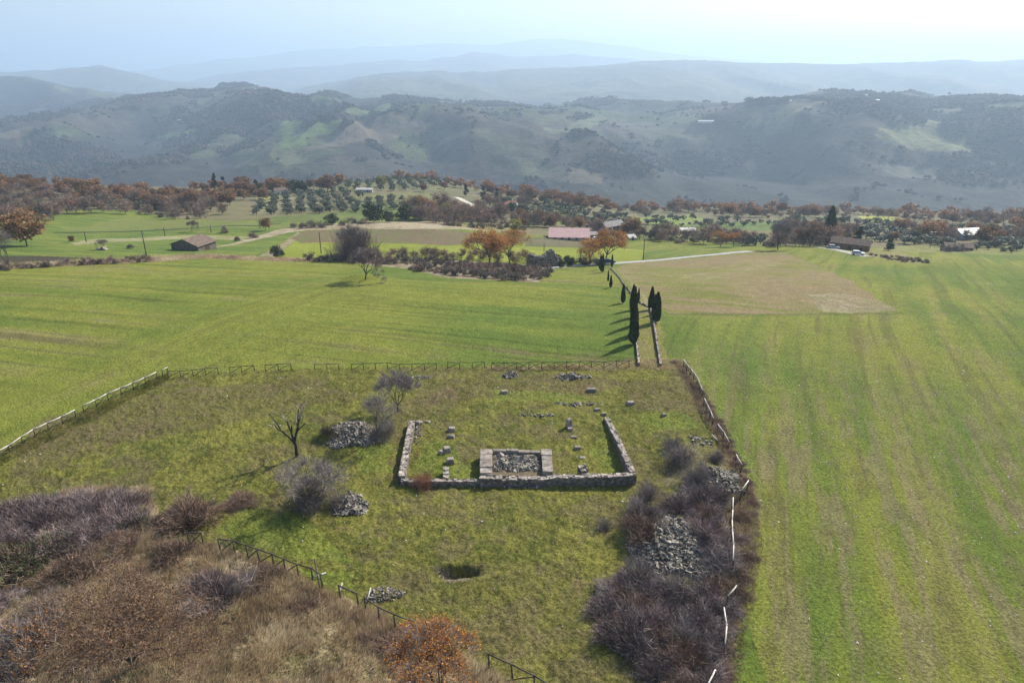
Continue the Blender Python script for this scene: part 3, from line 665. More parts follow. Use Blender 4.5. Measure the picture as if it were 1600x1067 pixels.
masonry('w', [FLt, FLt + (FRt - FLt) * .34], .55, [.62, .60], ruin, seed=5, stone=.3)
masonry('w', [FLt + (FRt - FLt) * .34, FLt + (FRt - FLt) * .62, FRt + [.2, 0]], .72, [1.1, .95, 1.25], ruin, seed=6, stone=.36)
masonry('w', [FRt + [-.1, .35], (FRt + BRt) / 2 + [0, 0], BRt], .68, [1.25, 1.05, .40], ruin, seed=7, stone=.5)
# stub walls inside
for a, b_, lab, sd in [((697, 754), (697, 738), 'short pale stub wall inside the ruin beside the russet bush', 8), ((917, 750), (912, 745), 'dark triangular stone stub inside the right end of the front wall', 9)]:
    t_ = empty('stub_wall', (0, 0, 0)); tag(t_, lab, 'wall'); pa, pb = hit(*a), hit(*b_)
    if sd == 8: masonry('w', [pa[:2], pb[:2]], .65, [.7, .75], t_, seed=sd, stone=.5)
    else: masonry('w', [pa[:2], np.array(pb[:2]) + [-.3, .9]], .85, [.55, 1.15], t_, seed=sd, stone=.5)
# central podium: frame of large blocks round rubble
pod = empty('podium', (0, 0, 0)); tag(pod, 'block built podium frame at the middle of the front wall, filled with rubble', 'ruin')
PL, PR = hit(759, 757), hit(856, 757); PBL, PBR = hit(760, 714), hit(853, 716)
def blockrun(a, b_, wd, h, n, seed, gap=.03, jit=.03):
    global rng
    rng = np.random.default_rng(seed); a = np.array(a[:2]); b_ = np.array(b_[:2]); d = b_ - a; L = np.linalg.norm(d); d = d / L; rz = math.atan2(d[1], d[0])
    cuts = np.sort(np.concatenate([[0, 1], (np.arange(1, n) + (rng.random(n - 1) - .5) * .4) / n])) * L
    for i in range(n):
        m_ = (cuts[i] + cuts[i + 1]) / 2; p = a + d * m_; mb = MB(); hh = h + rng.normal() * .05
        mb.box((0, 0, 0), (cuts[i + 1] - cuts[i] - gap, wd * (.94 + .1 * rng.random()), hh + .4), 0, jit)
        o = mb.build('block', M['stone'], pod, (p[0], p[1], zz(*p) + hh / 2 - .2)); o.rotation_euler = (rng.normal() * .01, rng.normal() * .01, rz + rng.normal() * .02)
        bv = o.modifiers.new('b', 'BEVEL'); bv.width = .05; bv.segments = 2
blockrun((PL[0], PL[1] + .6), PBL, 1.45, 1.15, 4, 11); blockrun((PR[0], PR[1] + .6), PBR, 1.25, 1.15, 4, 12)
blockrun((PBL[0] + .85, PBL[1] - .1), (PBR[0] - .75, PBR[1] - .1), .55, 1.05, 4, 13)
def rubble(name, n, cx, cy, rx, ry, size, label, seed, cat='rubble', base=0.0, pile=.3, box=False, mat='rubble'):
    global rng
    rng = np.random.default_rng(seed)
    if box: q = rng.random((n, 2)) * 2 - 1
    else:
        a = rng.random(n) * 6.28; r = np.sqrt(rng.random(n)) * (1 + .15 * np.sin(3 * a + seed) + .12 * np.sin(5 * a)); q = np.stack([r * np.cos(a), r * np.sin(a)], 1)
    px_, py_ = cx + q[:, 0] * rx, cy + q[:, 1] * ry
    z_ = zgrid(px_, py_) + base + rng.random(n) * pile * np.clip(1.1 - (q ** 2).sum(1), .1, 1)
    sz = size * np.exp(rng.normal(size=n) * .38); mb = MB(); mb.stones(np.stack([px_, py_, z_], 1), sz)
    o = mb.build(name, M[mat]); return tag(o, label, cat, None, 'stuff')
cx_, cy_ = (PBL[0] + PBR[0]) / 2 + .05, (PL[1] + PBL[1]) / 2 + .2
fillb = MB(); fillb.box((cx_, cy_, zz(cx_, cy_) + .1), (PBR[0] - PBL[0] - 1.4, PBL[1] - PL[1] - .9, .85)); fillb.build('earth_fill', simple('dug_earth', [(.10,.075,.05), (.17,.14,.08)], 2, coord='P', rnd=0), pod)
rubble('podium_rubble', 1000, cx_, cy_ + .5, (PBR[0] - PBL[0]) / 2 - .85, (PBL[1] - PL[1]) / 2 - .95, .23, 'grey rubble filling the podium frame in the middle of the ruin', 15, base=.5, pile=.3, box=True)
# stone heaps
for px, py, rx, ry, n, sz, lab, sd in [
    (553, 676, 3.4, 2.6, 1100, .34, 'dark mounded heap of loose stones beside the bare tree left of the ruin', 21),
    (548, 789, 1.9, 1.4, 420, .32, 'small heap of pale stones at the foot of the bare shrub left of the ruin', 22),
    (1052, 850, 3.9, 3.8, 1500, .36, 'large grey stone heap enclosed by the purple bramble thicket', 23),
    (1120, 748, 3.0, 1.8, 420, .34, 'broken stones scattered on the bank beside the right fence', 24),
    (798, 586, 1.2, .8, 90, .34, 'little dark stone heap just inside the back fence', 25),
    (892, 588, 2.6, .9, 150, .34, 'long low row of dark stones inside the back fence towards the avenue', 26),
    (603, 926, 1.5, .9, 170, .2, 'flat scatter of pale stones beside the broken front fence', 27),
    (700, 903, 1.2, .4, 36, .16, 'pale stones on the near lip of the hollow in the grass', 28),
    (655, 590, 2.0, .7, 70, .26, 'sparse dark stones near the middle of the back fence', 29),
    (845, 649, 2.6, .35, 45, .28, 'thin line of flat stones in the grass behind the ruin', 30),
    (905, 632, 3.0, .5, 60, .34, 'row of foundation stones behind the right wall of the ruin', 31),
    (820, 760, 3.4, .5, 90, .26, 'fallen stones in the hollow at the foot of the front wall', 32),
    (650, 683, 1.0, 2.4, 36, .30, 'fallen stones along the inner side of the left ruin wall', 33),
    (1092, 690, 1.6, 2.0, 60, .34, 'stones and turned earth on the bank under the right fence', 34)]:
    h_ = hit(px, py); rubble('stone_scatter' if n < 200 else 'stone_heap', int(n * (2.4 if n > 300 else 1.2)), h_[0], h_[1], rx, ry, sz * .60, lab, sd, pile=.28 if n > 300 else .10)
def rock(px, py, w_, d_, h_, rz, label, seed, j=.16, top=.8, tilt=(0, 0)):
    global rng
    rng = np.random.default_rng(seed); p = hit(px, py); mb = MB(); mb.box((0, 0, h_ / 2 - .08), (w_, d_, h_ + .1), 0, j, top=top, tilt=tilt)
    o = mb.build('stone_block', M['stone'], None, p); o.rotation_euler = (0, 0, rz); bv = o.modifiers.new('b', 'BEVEL'); bv.width = .06; bv.segments = 2
    return tag(o, label, 'stone', 'loose blocks in and around the ruin')
for i, a in enumerate([
    (706, 673, 1.0, .8, .55, .2, 'rounded grey block nearest the back in the left row inside the ruin'),
    (705, 684, 1.0, .7, .45, -.2, 'dark block second from the back in the left row inside the ruin'),
    (698, 706, 1.0, .9, .75, .4, 'tall pale topped block, biggest of the left row inside the ruin'),
    (689, 708, .6, .6, .45, .9, 'small block leaning against the biggest block of the left row'),
    (704, 723, 1.0, .8, .7, .1, 'squared white topped block nearest the stub wall, left row inside the ruin'),
    (889, 667, .9, .8, 1.3, .5, 'upright pointed stone at the back of the right row inside the ruin'),
    (891, 672, .8, .5, .4, .1, 'low flat block at the foot of the pointed stone'),
    (896, 683, .9, .5, .18, 0, 'flat slab in the grass third from the back of the right row'),
    (902, 700, .95, .5, .3, .05, 'white oblong slab in the middle of the right row'),
    (910, 715, .8, .6, .12, -.05, 'flush square slab nearest the front of the right row'),
    (788, 614, 1.1, .7, .5, .1, 'lone dark block in the open grass behind the ruin'),
    (924, 611, 1.6, .7, .5, -.1, 'long dark block below the back fence at the right'),
    (985, 631, 1.2, .9, .45, .2, 'pale block right of the right ruin wall, farthest back'),
    (1037, 650, .7, .6, .4, .5, 'small round stone alone in the bright grass by the right fence'),
    (943, 648, .8, .5, .35, 0, 'white stone off the far end of the right ruin wall'),
    (933, 641, .9, .5, .3, .2, 'dark stone beyond the white stone off the right ruin wall'),
    (656, 662, .8, .6, .35, .4, 'white stone at the back corner of the left ruin wall'),
    (668, 660, .8, .5, .3, -.3, 'pale flat stone right of the left wall back corner'),
    (873, 747, .7, .6, .25, .3, 'small stone against the right side of the podium')]):
    rock(*a, 300 + i, top=.55 if i == 5 else .8)

# ================================================================== fences
def post_mesh(h, r): 
    return MB().tube([(0, 0, -.3), (.01, 0, h * .5), (0, .01, h)], [r, r * .97, r * .9], 7)
def fence(name, label, px, gaps=(), spacing=1.95, h=1.15, diag='/', railm='wood', postm='wood', seed=0, xbr=False, missing_p=0.0, group='rustic pole fences round the pasture', sag=.03, lowrail=False, gp=None, r=.06):
    rg = random.Random(seed); W = [hit(*p)[:2] for p in px]; P = np.array(W); seg = np.linalg.norm(np.diff(P, axis=0), axis=1); cum = np.concatenate([[0], np.cumsum(seg)])
    n = max(1, int(round(cum[-1] / spacing))); s = np.linspace(0, cum[-1], n + 1); xs = np.interp(s, cum, P[:, 0]); ys = np.interp(s, cum, P[:, 1])
    f = empty(name, (0, 0, 0)); tag(f, label, 'fence', group); pts = []
    pxs = np.array([uu(p[0], p[1]) * 1 for p in px])
    for i in range(n + 1):
        x_, y_ = xs[i] + rg.gauss(0, .03), ys[i] + rg.gauss(0, .03); hh = h * (1 + rg.gauss(0, .04)); z_ = zz(x_, y_)
        o = post_mesh(hh, r).build('post', M[postm], f, (x_, y_, z_), True); o.rotation_euler = (rg.gauss(0, .03), rg.gauss(0, .03), 0)
        pts.append(np.array((x_, y_, z_ + hh - .05)))
    for i in range(n):
        if i in gaps: continue
        a, b_ = pts[i], pts[i + 1]; mid = (a + b_) / 2 + [0, 0, -sag]
        MB().tube([a + (a - b_) * .04, mid, b_ + (b_ - a) * .04], [r * .85] * 3, 6).build('rail', M[railm], f, None, True)
        lo_a, lo_b = a - [0, 0, h - .1], b_ - [0, 0, h - .1]; off = np.array([0, -.07, 0])
        if xbr or (diag == '/' and rg.random() > missing_p): MB().tube([lo_a + off, (lo_a + b_) / 2 + off, b_ + off - [0, 0, .05]], [r * .7] * 3, 5).build('brace', M[postm], f, None, True)
        if xbr: MB().tube([lo_b - off, (lo_b + a) / 2 - off, a - off - [0, 0, .05]], [r * .7] * 3, 5).build('brace', M[postm], f, None, True)
        if lowrail: MB().tube([a - [0, 0, h * .5], b_ - [0, 0, h * .5]], [r * .7] * 2, 5).build('rail', M[postm], f, None, True)
    return f
fence('rail_fence', 'dark pole fence along the back of the pasture, left stretch of separate bays', [(263, 590), (341, 585)], (), seed=1)
fence('rail_fence', 'short two bay piece of dark pole fence, second from the left at the back', [(359, 584), (398, 580)], seed=2)
fence('rail_fence', 'short two bay piece of dark pole fence, third from the left at the back', [(415, 580), (455, 578)], seed=3)
fence('rail_fence', 'dark pole fence along the back left of the stone heap, with open bays', [(492, 579), (682, 577)], (2, ), seed=4, missing_p=.5)
fence('rail_fence', 'dark pole fence along the back above the podium', [(700, 576), (757, 575)], seed=5, missing_p=.3)
fence('rail_fence', 'long cross braced dark fence at the back ending at the avenue', [(768, 576), (900, 575), (982, 573)], seed=6, xbr=True)
fence('rail_fence', 'fence with glint-pale rails climbing the left edge, nearest stretch', [(-60, 745), (0, 716), (60, 680), (119, 652)], seed=7, xbr=True, railm='glint_palewood', r=.075)
fence('rail_fence', 'fence with glint-pale rails on the left edge, farther stretch up to the corner', [(131, 645), (175, 623), (200, 612), (246, 592)], seed=8, xbr=True, railm='glint_palewood', r=.075)
fence('rail_fence', 'single glint-pale rail at the back left corner of the pasture', [(255, 588), (263, 584)], seed=9, railm='glint_palewood', r=.075, missing_p=1)
fence('rail_fence', 'fence with glint-pale rails starting by the avenue walls, farthest on the right side', [(1068, 572), (1080, 588), (1090, 602), (1097, 620)], seed=10, xbr=True, railm='glint_palewood', r=.07)
fence('rail_fence', 'fence with glint-pale rails in the middle of the right side', [(1100, 634), (1107, 650), (1114, 665)], seed=11, xbr=True, railm='glint_palewood', r=.07)
fence('rail_fence', 'fence with glint-pale rails above the stony bank on the right side', [(1121, 674), (1130, 688), (1138, 702)], seed=12, xbr=True, railm='glint_palewood', r=.07)
fence('rail_fence', 'short leaning fence piece where the right fence meets the brambles', [(1149, 722), (1157, 738)], seed=13, xbr=True, railm='glint_palewood', r=.07)
for i, (P_, lab) in enumerate([([(1166, 768), (1156, 782)], 'single glint-white rail in the brambles, farthest one'), ([(1143, 795), (1141, 832), (1143, 862), (1143, 893)], 'long glint-white rail run through the brambles beside the stone heap'),
    ([(1147, 938), (1134, 950)], 'short tilted glint-white rail between the brambles'), ([(1127, 970), (1133, 995), (1130, 1026)], 'glint-white rail near the bottom of the bramble thicket'), ([(1114, 1069), (1098, 1100)], 'glint-white rail at the bottom edge of the photo')]):
    fence('rail_fence', lab, P_, seed=20 + i, h=1.5, railm='glint_palewood', postm='wood', missing_p=.4, r=.08)
fence('rail_fence', 'dark fence end with crossed braces in the brown shrub', [(296, 850), (318, 853)], seed=31, xbr=True, h=1.6, spacing=1.7, r=.08)
fence('rail_fence', 'dark pole fence on the grassy bank, longest stretch at the front', [(345, 861), (372, 866), (391, 873), (411, 881), (432, 887), (456, 898), (484, 904), (505, 918)], seed=32, missing_p=.3, h=1.6, spacing=1.7, r=.08)
fence('rail_fence', 'dark two post fence piece beside the pale stones', [(533, 936), (561, 948)], seed=33, h=1.6, missing_p=1, r=.08)
fence('rail_fence', 'dark fence piece dropping towards the orange tree', [(572, 955), (590, 968), (616, 980), (655, 996), (672, 1000)], seed=34, missing_p=.5, h=1.6, spacing=1.7, r=.08)
fence('rail_fence', 'dark fence at the bottom edge right of the orange tree', [(765, 1044), (800, 1060), (840, 1082), (870, 1100)], seed=35, missing_p=.5, h=1.6, r=.08)
for i, (a, b_, h1_, h2_, lab) in enumerate([((486, 905), (510, 899), .1, .35, 'fallen glint-pale pole beside the broken dark fence'), ((529, 932), (536, 922), .1, .9, 'glint-pale pole leaning up on the front fence bays'), ((572, 942), (580, 926), .1, .6, 'glint-pale pole leaning near the pale stones'),
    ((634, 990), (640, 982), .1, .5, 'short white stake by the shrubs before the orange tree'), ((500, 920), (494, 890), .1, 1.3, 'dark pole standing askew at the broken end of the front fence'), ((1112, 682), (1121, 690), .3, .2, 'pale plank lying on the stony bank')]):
    p, q = hit(*a), hit(*b_); o = MB().tube([(0, 0, h1_), ((q[0] - p[0]) / 2, (q[1] - p[1]) / 2, (h1_ + h2_) / 2 + .02), (q[0] - p[0], q[1] - p[1], h2_ + (q[2] - p[2]))], [.07] * 3, 6).build('loose_pole', M['wood' if i == 4 else 'glint_palewood'], None, p, True); tag(o, lab, 'pole')

# ================================================================== avenue: low walls and cypresses
for px_, lab, sd in [([(998, 572), (994, 530), (990, 500), (987, 478)], 'low pale stone wall on the left of the cypress avenue', 41), ([(1032, 572), (1026, 535), (1021, 505), (1016, 482)], 'low pale stone wall on the right of the cypress avenue', 42)]:
    t_ = empty('low_wall', (0, 0, 0)); tag(t_, lab, 'wall', 'low walls of the avenue'); masonry('w', [hit(*p)[:2] for p in px_], .34, [.5] * len(px_), t_, seed=sd, stone=.7, courses=.3)
for px_, lab, sd in [([(1016, 482), (1000, 474), (991, 468)], 'dark clipped edge crossing the avenue beyond the cypresses', 43), ([(991, 466), (975, 446), (962, 428), (953, 420)], 'long dark kerb line leading up the avenue to the road', 44)]:
    t_ = empty('stone_kerb', (0, 0, 0)); tag(t_, lab, 'kerb'); masonry('w', [hit(*p)[:2] for p in px_], .22, [.22] * len(px_), t_, seed=sd, stone=1.2, cap_mat='wallface')
CY = [cypress_parts(50 + i, 6.0, r, 4200) for i, r in enumerate((.72, .82, .62))]
def cyp(px, py, hpx, wr, lab, k):
    p = hit(px, py); h = hpx * p[1] / FPX / .93 / .95
    place('cypress_tree', CY[k % 3], p, lab, 'cypress', 'cypresses of the avenue', s=(h / 6 * wr, h / 6 * wr, h / 6))
for i, (px, py, hp, wr, lab) in enumerate([
    (989, 538, 51, 1.0, 'nearest and broadest dark cypress, left row of the avenue'), (990, 523, 48, .85, 'second cypress from the near end of the left row'), (989, 509, 48, .8, 'third cypress from the near end of the left row'),
    (990, 496, 44, .75, 'fourth cypress from the near end of the left row'), (988, 485, 37, .75, 'fifth cypress from the near end of the left row, tip showing above the others'), (973, 474, 27, 1.0, 'plump dark cypress alone left of the left row'),
    (997, 473, 21, .7, 'small slim cypress alone between the two rows'), (1025, 504, 44, 1.0, 'nearest cypress of the right row'), (1022, 492, 30, .75, 'cypress half hidden behind the nearest one of the right row'), (1017, 484, 33, 1.0, 'farthest cypress of the right row, standing to the left'),
    (954, 450, 18, .8, 'slim cypress farther up the avenue, nearer of a pair'), (950, 440, 16, .75, 'slim cypress farther up the avenue, farther of a pair'), (941, 426, 26, .8, 'cypress at the road end of the avenue beside its double'),
    (938, 422, 22, .7, 'cypress at the road end half behind its double'), (956, 418, 18, .8, 'cypress at the road end right of the dark car')]): cyp(px, py, hp, wr, lab, i)
M['palestone'] = simple('pale_field_stone', [(.45,.43,.40), (.7,.68,.64)], 2, rnd=0, coord='P')
# ================================================================== road and buildings
def roadmesh(name, px, wd, cols_, z=.05):
    W = np.array([hit(*p)[:2] for p in px]); seg = np.linalg.norm(np.diff(W, axis=0), axis=1); cum = np.concatenate([[0], np.cumsum(seg)])
    s = np.arange(0, cum[-1], 1.5); xs, ys = np.interp(s, cum, W[:, 0]), np.interp(s, cum, W[:, 1]); k = np.ones(9) / 9
    xs = np.convolve(np.pad(xs, 4, 'edge'), k, 'valid'); ys = np.convolve(np.pad(ys, 4, 'edge'), k, 'valid')
    dx, dy = np.gradient(xs), np.gradient(ys); l = np.hypot(dx, dy); nx, ny = -dy / l, dx / l; V = []; m = 7
    for j in range(m):
        o = (j / (m - 1) - .5) * wd * (1 + (.10 * rng.normal(size=len(xs)) if j in (0, m - 1) else 0)); a, b_ = xs + nx * o, ys + ny * o
        V.append(np.stack([a, b_, zgrid(a, b_) + z + (.06 if 0 < j < m - 1 else -.12)], 1))
    V = np.concatenate(V); n = len(xs); Q = [(j * n + i, (j + 1) * n + i, (j + 1) * n + i + 1, j * n + i + 1) for j in range(m - 1) for i in range(n - 1)]
    o = MB().mesh(V, Q).build(name, simple(name + '_surface', cols_, .5, .9, .2, 0, coord='P'), None, None, True); o['kind'] = 'structure'; return o
roadmesh('road', [(835, 424), (860, 418), (900, 415), (935, 413), (960, 411.5), (1000, 408.5), (1060, 403), (1120, 397.5), (1180, 392)], 5.0, [(.26,.26,.26), (.38,.37,.35)])
roadmesh('path', [(1265, 386), (1300, 389), (1320, 393), (1340, 398), (1365, 403)], 4.5, [(.26,.24,.22), (.40,.38,.35)], .08)
roadmesh('track', [(712, 308), (722, 313), (738, 320), (752, 330), (770, 336)], 4.5, [(.42,.38,.31), (.55,.51,.44)], .15)
MW = {'white': simple('white_render', [(.55,.53,.50), (.68,.66,.63)], .8, coord='P', rnd=0), 'grey': simple('grey_render', [(.26,.27,.30), (.36,.37,.39)], .8, coord='P', rnd=0), 'brick': simple('red_brick_wall', [(.17,.09,.065), (.25,.15,.11)], .9, coord='P', rnd=0),
      'stonew': simple('field_stone_wall', [(.10,.085,.075), (.19,.165,.14)], 1.5, coord='P', rnd=0), 'beige': simple('beige_render', [(.42,.36,.28), (.5,.44,.35)], .8, coord='P', rnd=0)}
MRF = {'greyt': simple('grey_tile_roof', [(.20,.18,.17), (.31,.28,.27)], 1.2, coord='P', rnd=0), 'pink': simple('pink_sheet_roof', [(.33,.21,.21), (.41,.275,.27)], .6, .6, coord='P', rnd=0), 'tile': simple('old_tile_roof', [(.12,.09,.072), (.20,.15,.12)], 1.2, coord='P', rnd=0), 'pale': simple('pale_sheet_roof', [(.42,.38,.36), (.55,.51,.48)], .6, .5, coord='P', rnd=0), 'white': simple('white_sheet_roof', [(.7,.69,.66), (.8,.79,.76)], .6, .5, coord='P', rnd=0), 'redt': simple('red_tile_roof', [(.30,.13,.09), (.40,.20,.14)], 1.2, coord='P', rnd=0)}
MWIN = simple('dark_window_opening', [(.02,.022,.028), (.035,.037,.045)], 1, .2, .5, 0); MFRAME = simple('pale_window_frame', [(.5,.48,.45), (.6,.58,.55)], 2, rnd=0); MDOOR = simple('brown_door', [(.07,.045,.03), (.11,.075,.05)], 2, rnd=0); MMETAL = simple('grey_metal', [(.22,.22,.22), (.33,.33,.33)], 2, .5, .5, 0)
def house(name, px, py, L, Wd, H, roofh, rz, label, wall, roof, wins=2, door=True, eave=.4, chim=True, shed_roof=False, group=None, dmin=14.0, floors=1, cat='house', doorwide=1.1):
    p = hit(px, py, dmin); h = empty(name, (p[0], p[1], p[2] - .2), rz); tag(h, label, cat, group)
    b = MB(); l, w_ = L / 2, Wd / 2; R_ = roofh
    if shed_roof:
        V = [(-l,-w_,-1.5),(l,-w_,-1.5),(l,w_,-1.5),(-l,w_,-1.5),(-l,-w_,H),(l,-w_,H),(l,w_,H+R_),(-l,w_,H+R_)]; b.mesh(V, [(0,1,5,4),(1,2,6,5),(2,3,7,6),(3,0,4,7),(4,5,6,7)])
        r = MB(); e = eave; k = R_ / Wd
        r.mesh([(-l-e,-w_-e,H-k*e+.03),(l+e,-w_-e,H-k*e+.03),(l+e,w_+e,H+R_+k*e+.03),(-l-e,w_+e,H+R_+k*e+.03),(-l-e,-w_-e,H-k*e+.2),(l+e,-w_-e,H-k*e+.2),(l+e,w_+e,H+R_+k*e+.2),(-l-e,w_+e,H+R_+k*e+.2)], [(0,3,2,1),(4,5,6,7),(0,1,5,4),(1,2,6,5),(2,3,7,6),(3,0,4,7)])
    else:
        V = [(-l,-w_,-1.5),(l,-w_,-1.5),(l,w_,-1.5),(-l,w_,-1.5),(-l,-w_,H),(l,-w_,H),(l,w_,H),(-l,w_,H),(-l,0,H+R_),(l,0,H+R_)]; b.mesh(V, [(0,1,5,4),(2,3,7,6),(1,2,6,5),(3,0,4,7),(5,6,9),(7,4,8)])
        r = MB(); e = eave; k = R_ / w_
        for sgn in (-1, 1):
            y0, z0 = sgn * (w_ + e), H - k * e + .03
            A = [(-l-e,y0,z0),(l+e,y0,z0),(l+e,0,H+R_+.03),(-l-e,0,H+R_+.03)]; B = [(a_,b_,c_+.18) for a_, b_, c_ in A]; r.mesh(A + B, [(0,3,2,1),(4,5,6,7),(0,1,5,4),(1,2,6,5),(3,0,4,7)])
    b.build('wall', MW[wall], h); ro = r.build('roof', MRF[roof], h)
    if chim and not shed_roof: MB().box((L * .22, Wd * .1, H + roofh * .8 + .5), (.6, .6, 1.3)).build('chimney', MW[wall], ro)
    for fl in range(floors):
        for i in range(wins):
            xx = (-.5 + (i + .5) / wins) * L * .9; z0 = 1.5 + fl * 2.9
            if door and fl == 0 and i == wins // 2: continue
            wn = MB().box((xx, -w_ - .01, z0), (.95, .06, 1.15)).build('window', MWIN, h); MB().box((xx, -w_ - .03, z0 - .68), (1.2, .14, .1)).box((xx, -w_ - .03, z0 + .66), (1.1, .1, .08)).build('frame', MFRAME, wn)
    if door: xx = (-.5 + (wins // 2 + .5) / wins) * L * .9; MB().box((xx, -w_ - .02, 1.0), (doorwide, .08, 2.4)).build('door', MDOOR, h)
    nside = 2
    for sx in (-1, 1):
        for i in range(nside if wins > 1 else 0): MB().box((sx * (l + .01), (i - .5) * Wd * .45, 1.6 + (floors - 1) * 2.7), (.06, .9, 1.1)).build('window', MWIN, h)
    return h
house('stone_barn', 304, 390, 8.5, 11, 2.6, 1.9, 1.25, 'small dark stone barn with sagging tile roof alone in the left green field', 'stonew', 'tile', 1, chim=False, doorwide=2.0, cat='barn')
house('farm_shed', 889, 373, 18.5, 11, 1.9, 1.9, -.06, 'long farm building with a big pink sheet roof', 'beige', 'pink', 5, shed_roof=True, cat='farm building')
house('farm_shed', 925, 373, 4.5, 4, 2.4, .6, -.06, 'small grey lean-to at the right end of the pink roofed building', 'grey', 'greyt', 1, shed_roof=True, cat='shed')
house('farmhouse', 954, 366, 12, 8, 5.2, 1.8, .55, 'tall grey farmhouse with pale gable behind the orange trees', 'grey', 'greyt', 4, floors=2)
house('farmhouse', 438, 304, 8, 6, 3.4, 1.6, .5, 'little white farmhouse among russet trees above the olive grove', 'white', 'tile', 2)
house('farm_shed', 570, 300, 12, 5, 2.2, .9, 0, 'low grey shed in the middle of the upper olive grove', 'grey', 'pale', 2, chim=False, cat='shed')
house('farmhouse', 795, 326, 11, 8, 4, 1.8, -.4, 'white walled house in the trees at the end of the pale track', 'white', 'redt', 3)
house('brick_house', 1328, 390, 13, 6, 2.9, 1.5, -.55, 'low brown brick house behind the parked cars', 'brick', 'tile', 3, chim=False)
house('farmhouse', 1508, 373, 13, 9, 3.2, 2.2, .25, 'house with a white roof among the right hand russet trees', 'grey', 'white', 3, chim=False)
house('farm_shed', 1494, 392, 11, 6, 2.4, 1.3, -.2, 'dark shed in front of the white roofed house', 'stonew', 'tile', 2, chim=False, cat='shed')
house('farm_shed', 1075, 366, 8, 4, 2.4, .6, .1, 'small white roofed shed in the tree belt beyond the lamp pole', 'white', 'white', 1, chim=False, shed_roof=True, cat='shed')
house('farm_shed', 987, 375, 3.4, 3, 1.6, .7, .2, 'pale outbuilding right of the grey farmhouse', 'beige', 'pale', 1, chim=False, shed_roof=True, cat='shed')
for i, (px, py, L, lab) in enumerate([(1110, 190, 75, 'long white sheds on the skyline ridge right of the umbrella pines'), (1352, 150, 22, 'white house on the crest of the right hill among conifers'), (1372, 157, 18, 'white house just below the crest of the right hill'), (1545, 150, 26, 'pale long house on the crest at the right edge of the hill'),
                                (1472, 163, 16, 'white house below the right crest, between two groves'), (1515, 156, 16, 'second white house below the right crest, nearer the edge'), (282, 188, 18, 'white farm on the middle of the left hillside'), (1232, 158, 16, 'pale house beside the dark clump on the right hill crest')]):
    house('hill_house', px, py + 2, L, 9, 5, 2, random.uniform(-.2, .2), lab, 'white', 'white' if i in (0, 1) else 'pale', 4, dmin=1500.0, chim=False, floors=1)
# ruined tower
def ruin_tower():
    global rng
    rng = np.random.default_rng(77); p = hit(847, 416); t_ = empty('ruined_tower', p, .15); tag(t_, 'dark ruined stone tower with a broken stepped top, left of the orange trees', 'ruin')
    b = MB(); L = 9.0
    for i in range(30):
        xx = -L / 2 + L * (i + .5) / 30; q = (i + .5) / 30; h = np.interp(q, [0, .08, .15, .45, .6, .75, .82, .92, 1], [3.2, 4.4, 4.2, 3.6, 4.2, 5.2, 5.6, 4.2, 2.4]) + rng.normal() * .12
        for j in range(4): b.box((xx, -2.2 + j * 1.4, h / 2 - .5 - j * .15), (L / 30 * 1.15, 1.55, h + 1 - j * .3), 0, .05)
    b.build('broken_wall', M['wallface'], t_)
    s = MB(); P = np.stack([(rng.random(260) - .5) * L, -2.9 + rng.random(260) * .3, rng.random(260) * 3.6], 1); s.stones(P, .5); s.build('loose_stones', M['rubble'], t_); MB().box((0, -3.0, 2.2), (4.0, .3, .18), 0, .1).build('ledge', M['stone'], t_)
ruin_tower()
# poles
def pole(px, py, hpx, label, arms=True, lamp=False):
    p = hit(px, py); h = hpx * p[1] / FPX / .95; t_ = empty('utility_pole', p); tag(t_, label, 'pole', 'poles along the fields')
    MB().tube([(0, 0, -.4), (0, 0, h * .5), (0, 0, h)], [.17, .15, .11], 7).build('shaft', M['wood'], t_)
    if arms: MB().box((0, 0, h - .5), (1.5, .12, .12)).build('crossarm', MMETAL, t_); mb = MB(); [mb.tube([(a, 0, h - .45), (a, 0, h - .2)], [.06, .04], 6) for a in (-.65, 0, .65)]; mb.build('insulator', MFRAME, t_)
    if lamp: [MB().box((a, 0, h - .1), (1.0, .35, .3), 0, .1).build('lamp_head', MFRAME, t_) for a in (-.8, .8)]
for a in [(230, 405, 43, 'wooden pole at the scrub strip left of the stone barn'), (135, 378, 15, 'thin pole in the far left field beyond the orange bush'), (258, 369, 13, 'thin pole behind the stone barn'), (502, 396, 33, 'pole in the bright green field left of the big bare tree'),
          (850, 393, 13, 'short pole behind the ruined tower'), (1005, 406, 33, 'dark pole beside the road right of the orange trees'), (907, 409, 22, 'thin pole between the ruined tower and the orange trees'), (1160, 386, 16, 'thin pole by the tree belt above the road'), (330, 363, 10, 'faint thin pole right of the barn near the hedge')]: pole(*a)
pole(1453, 387, 24, 'pole with two white floodlights left of the white roofed house', False, True)
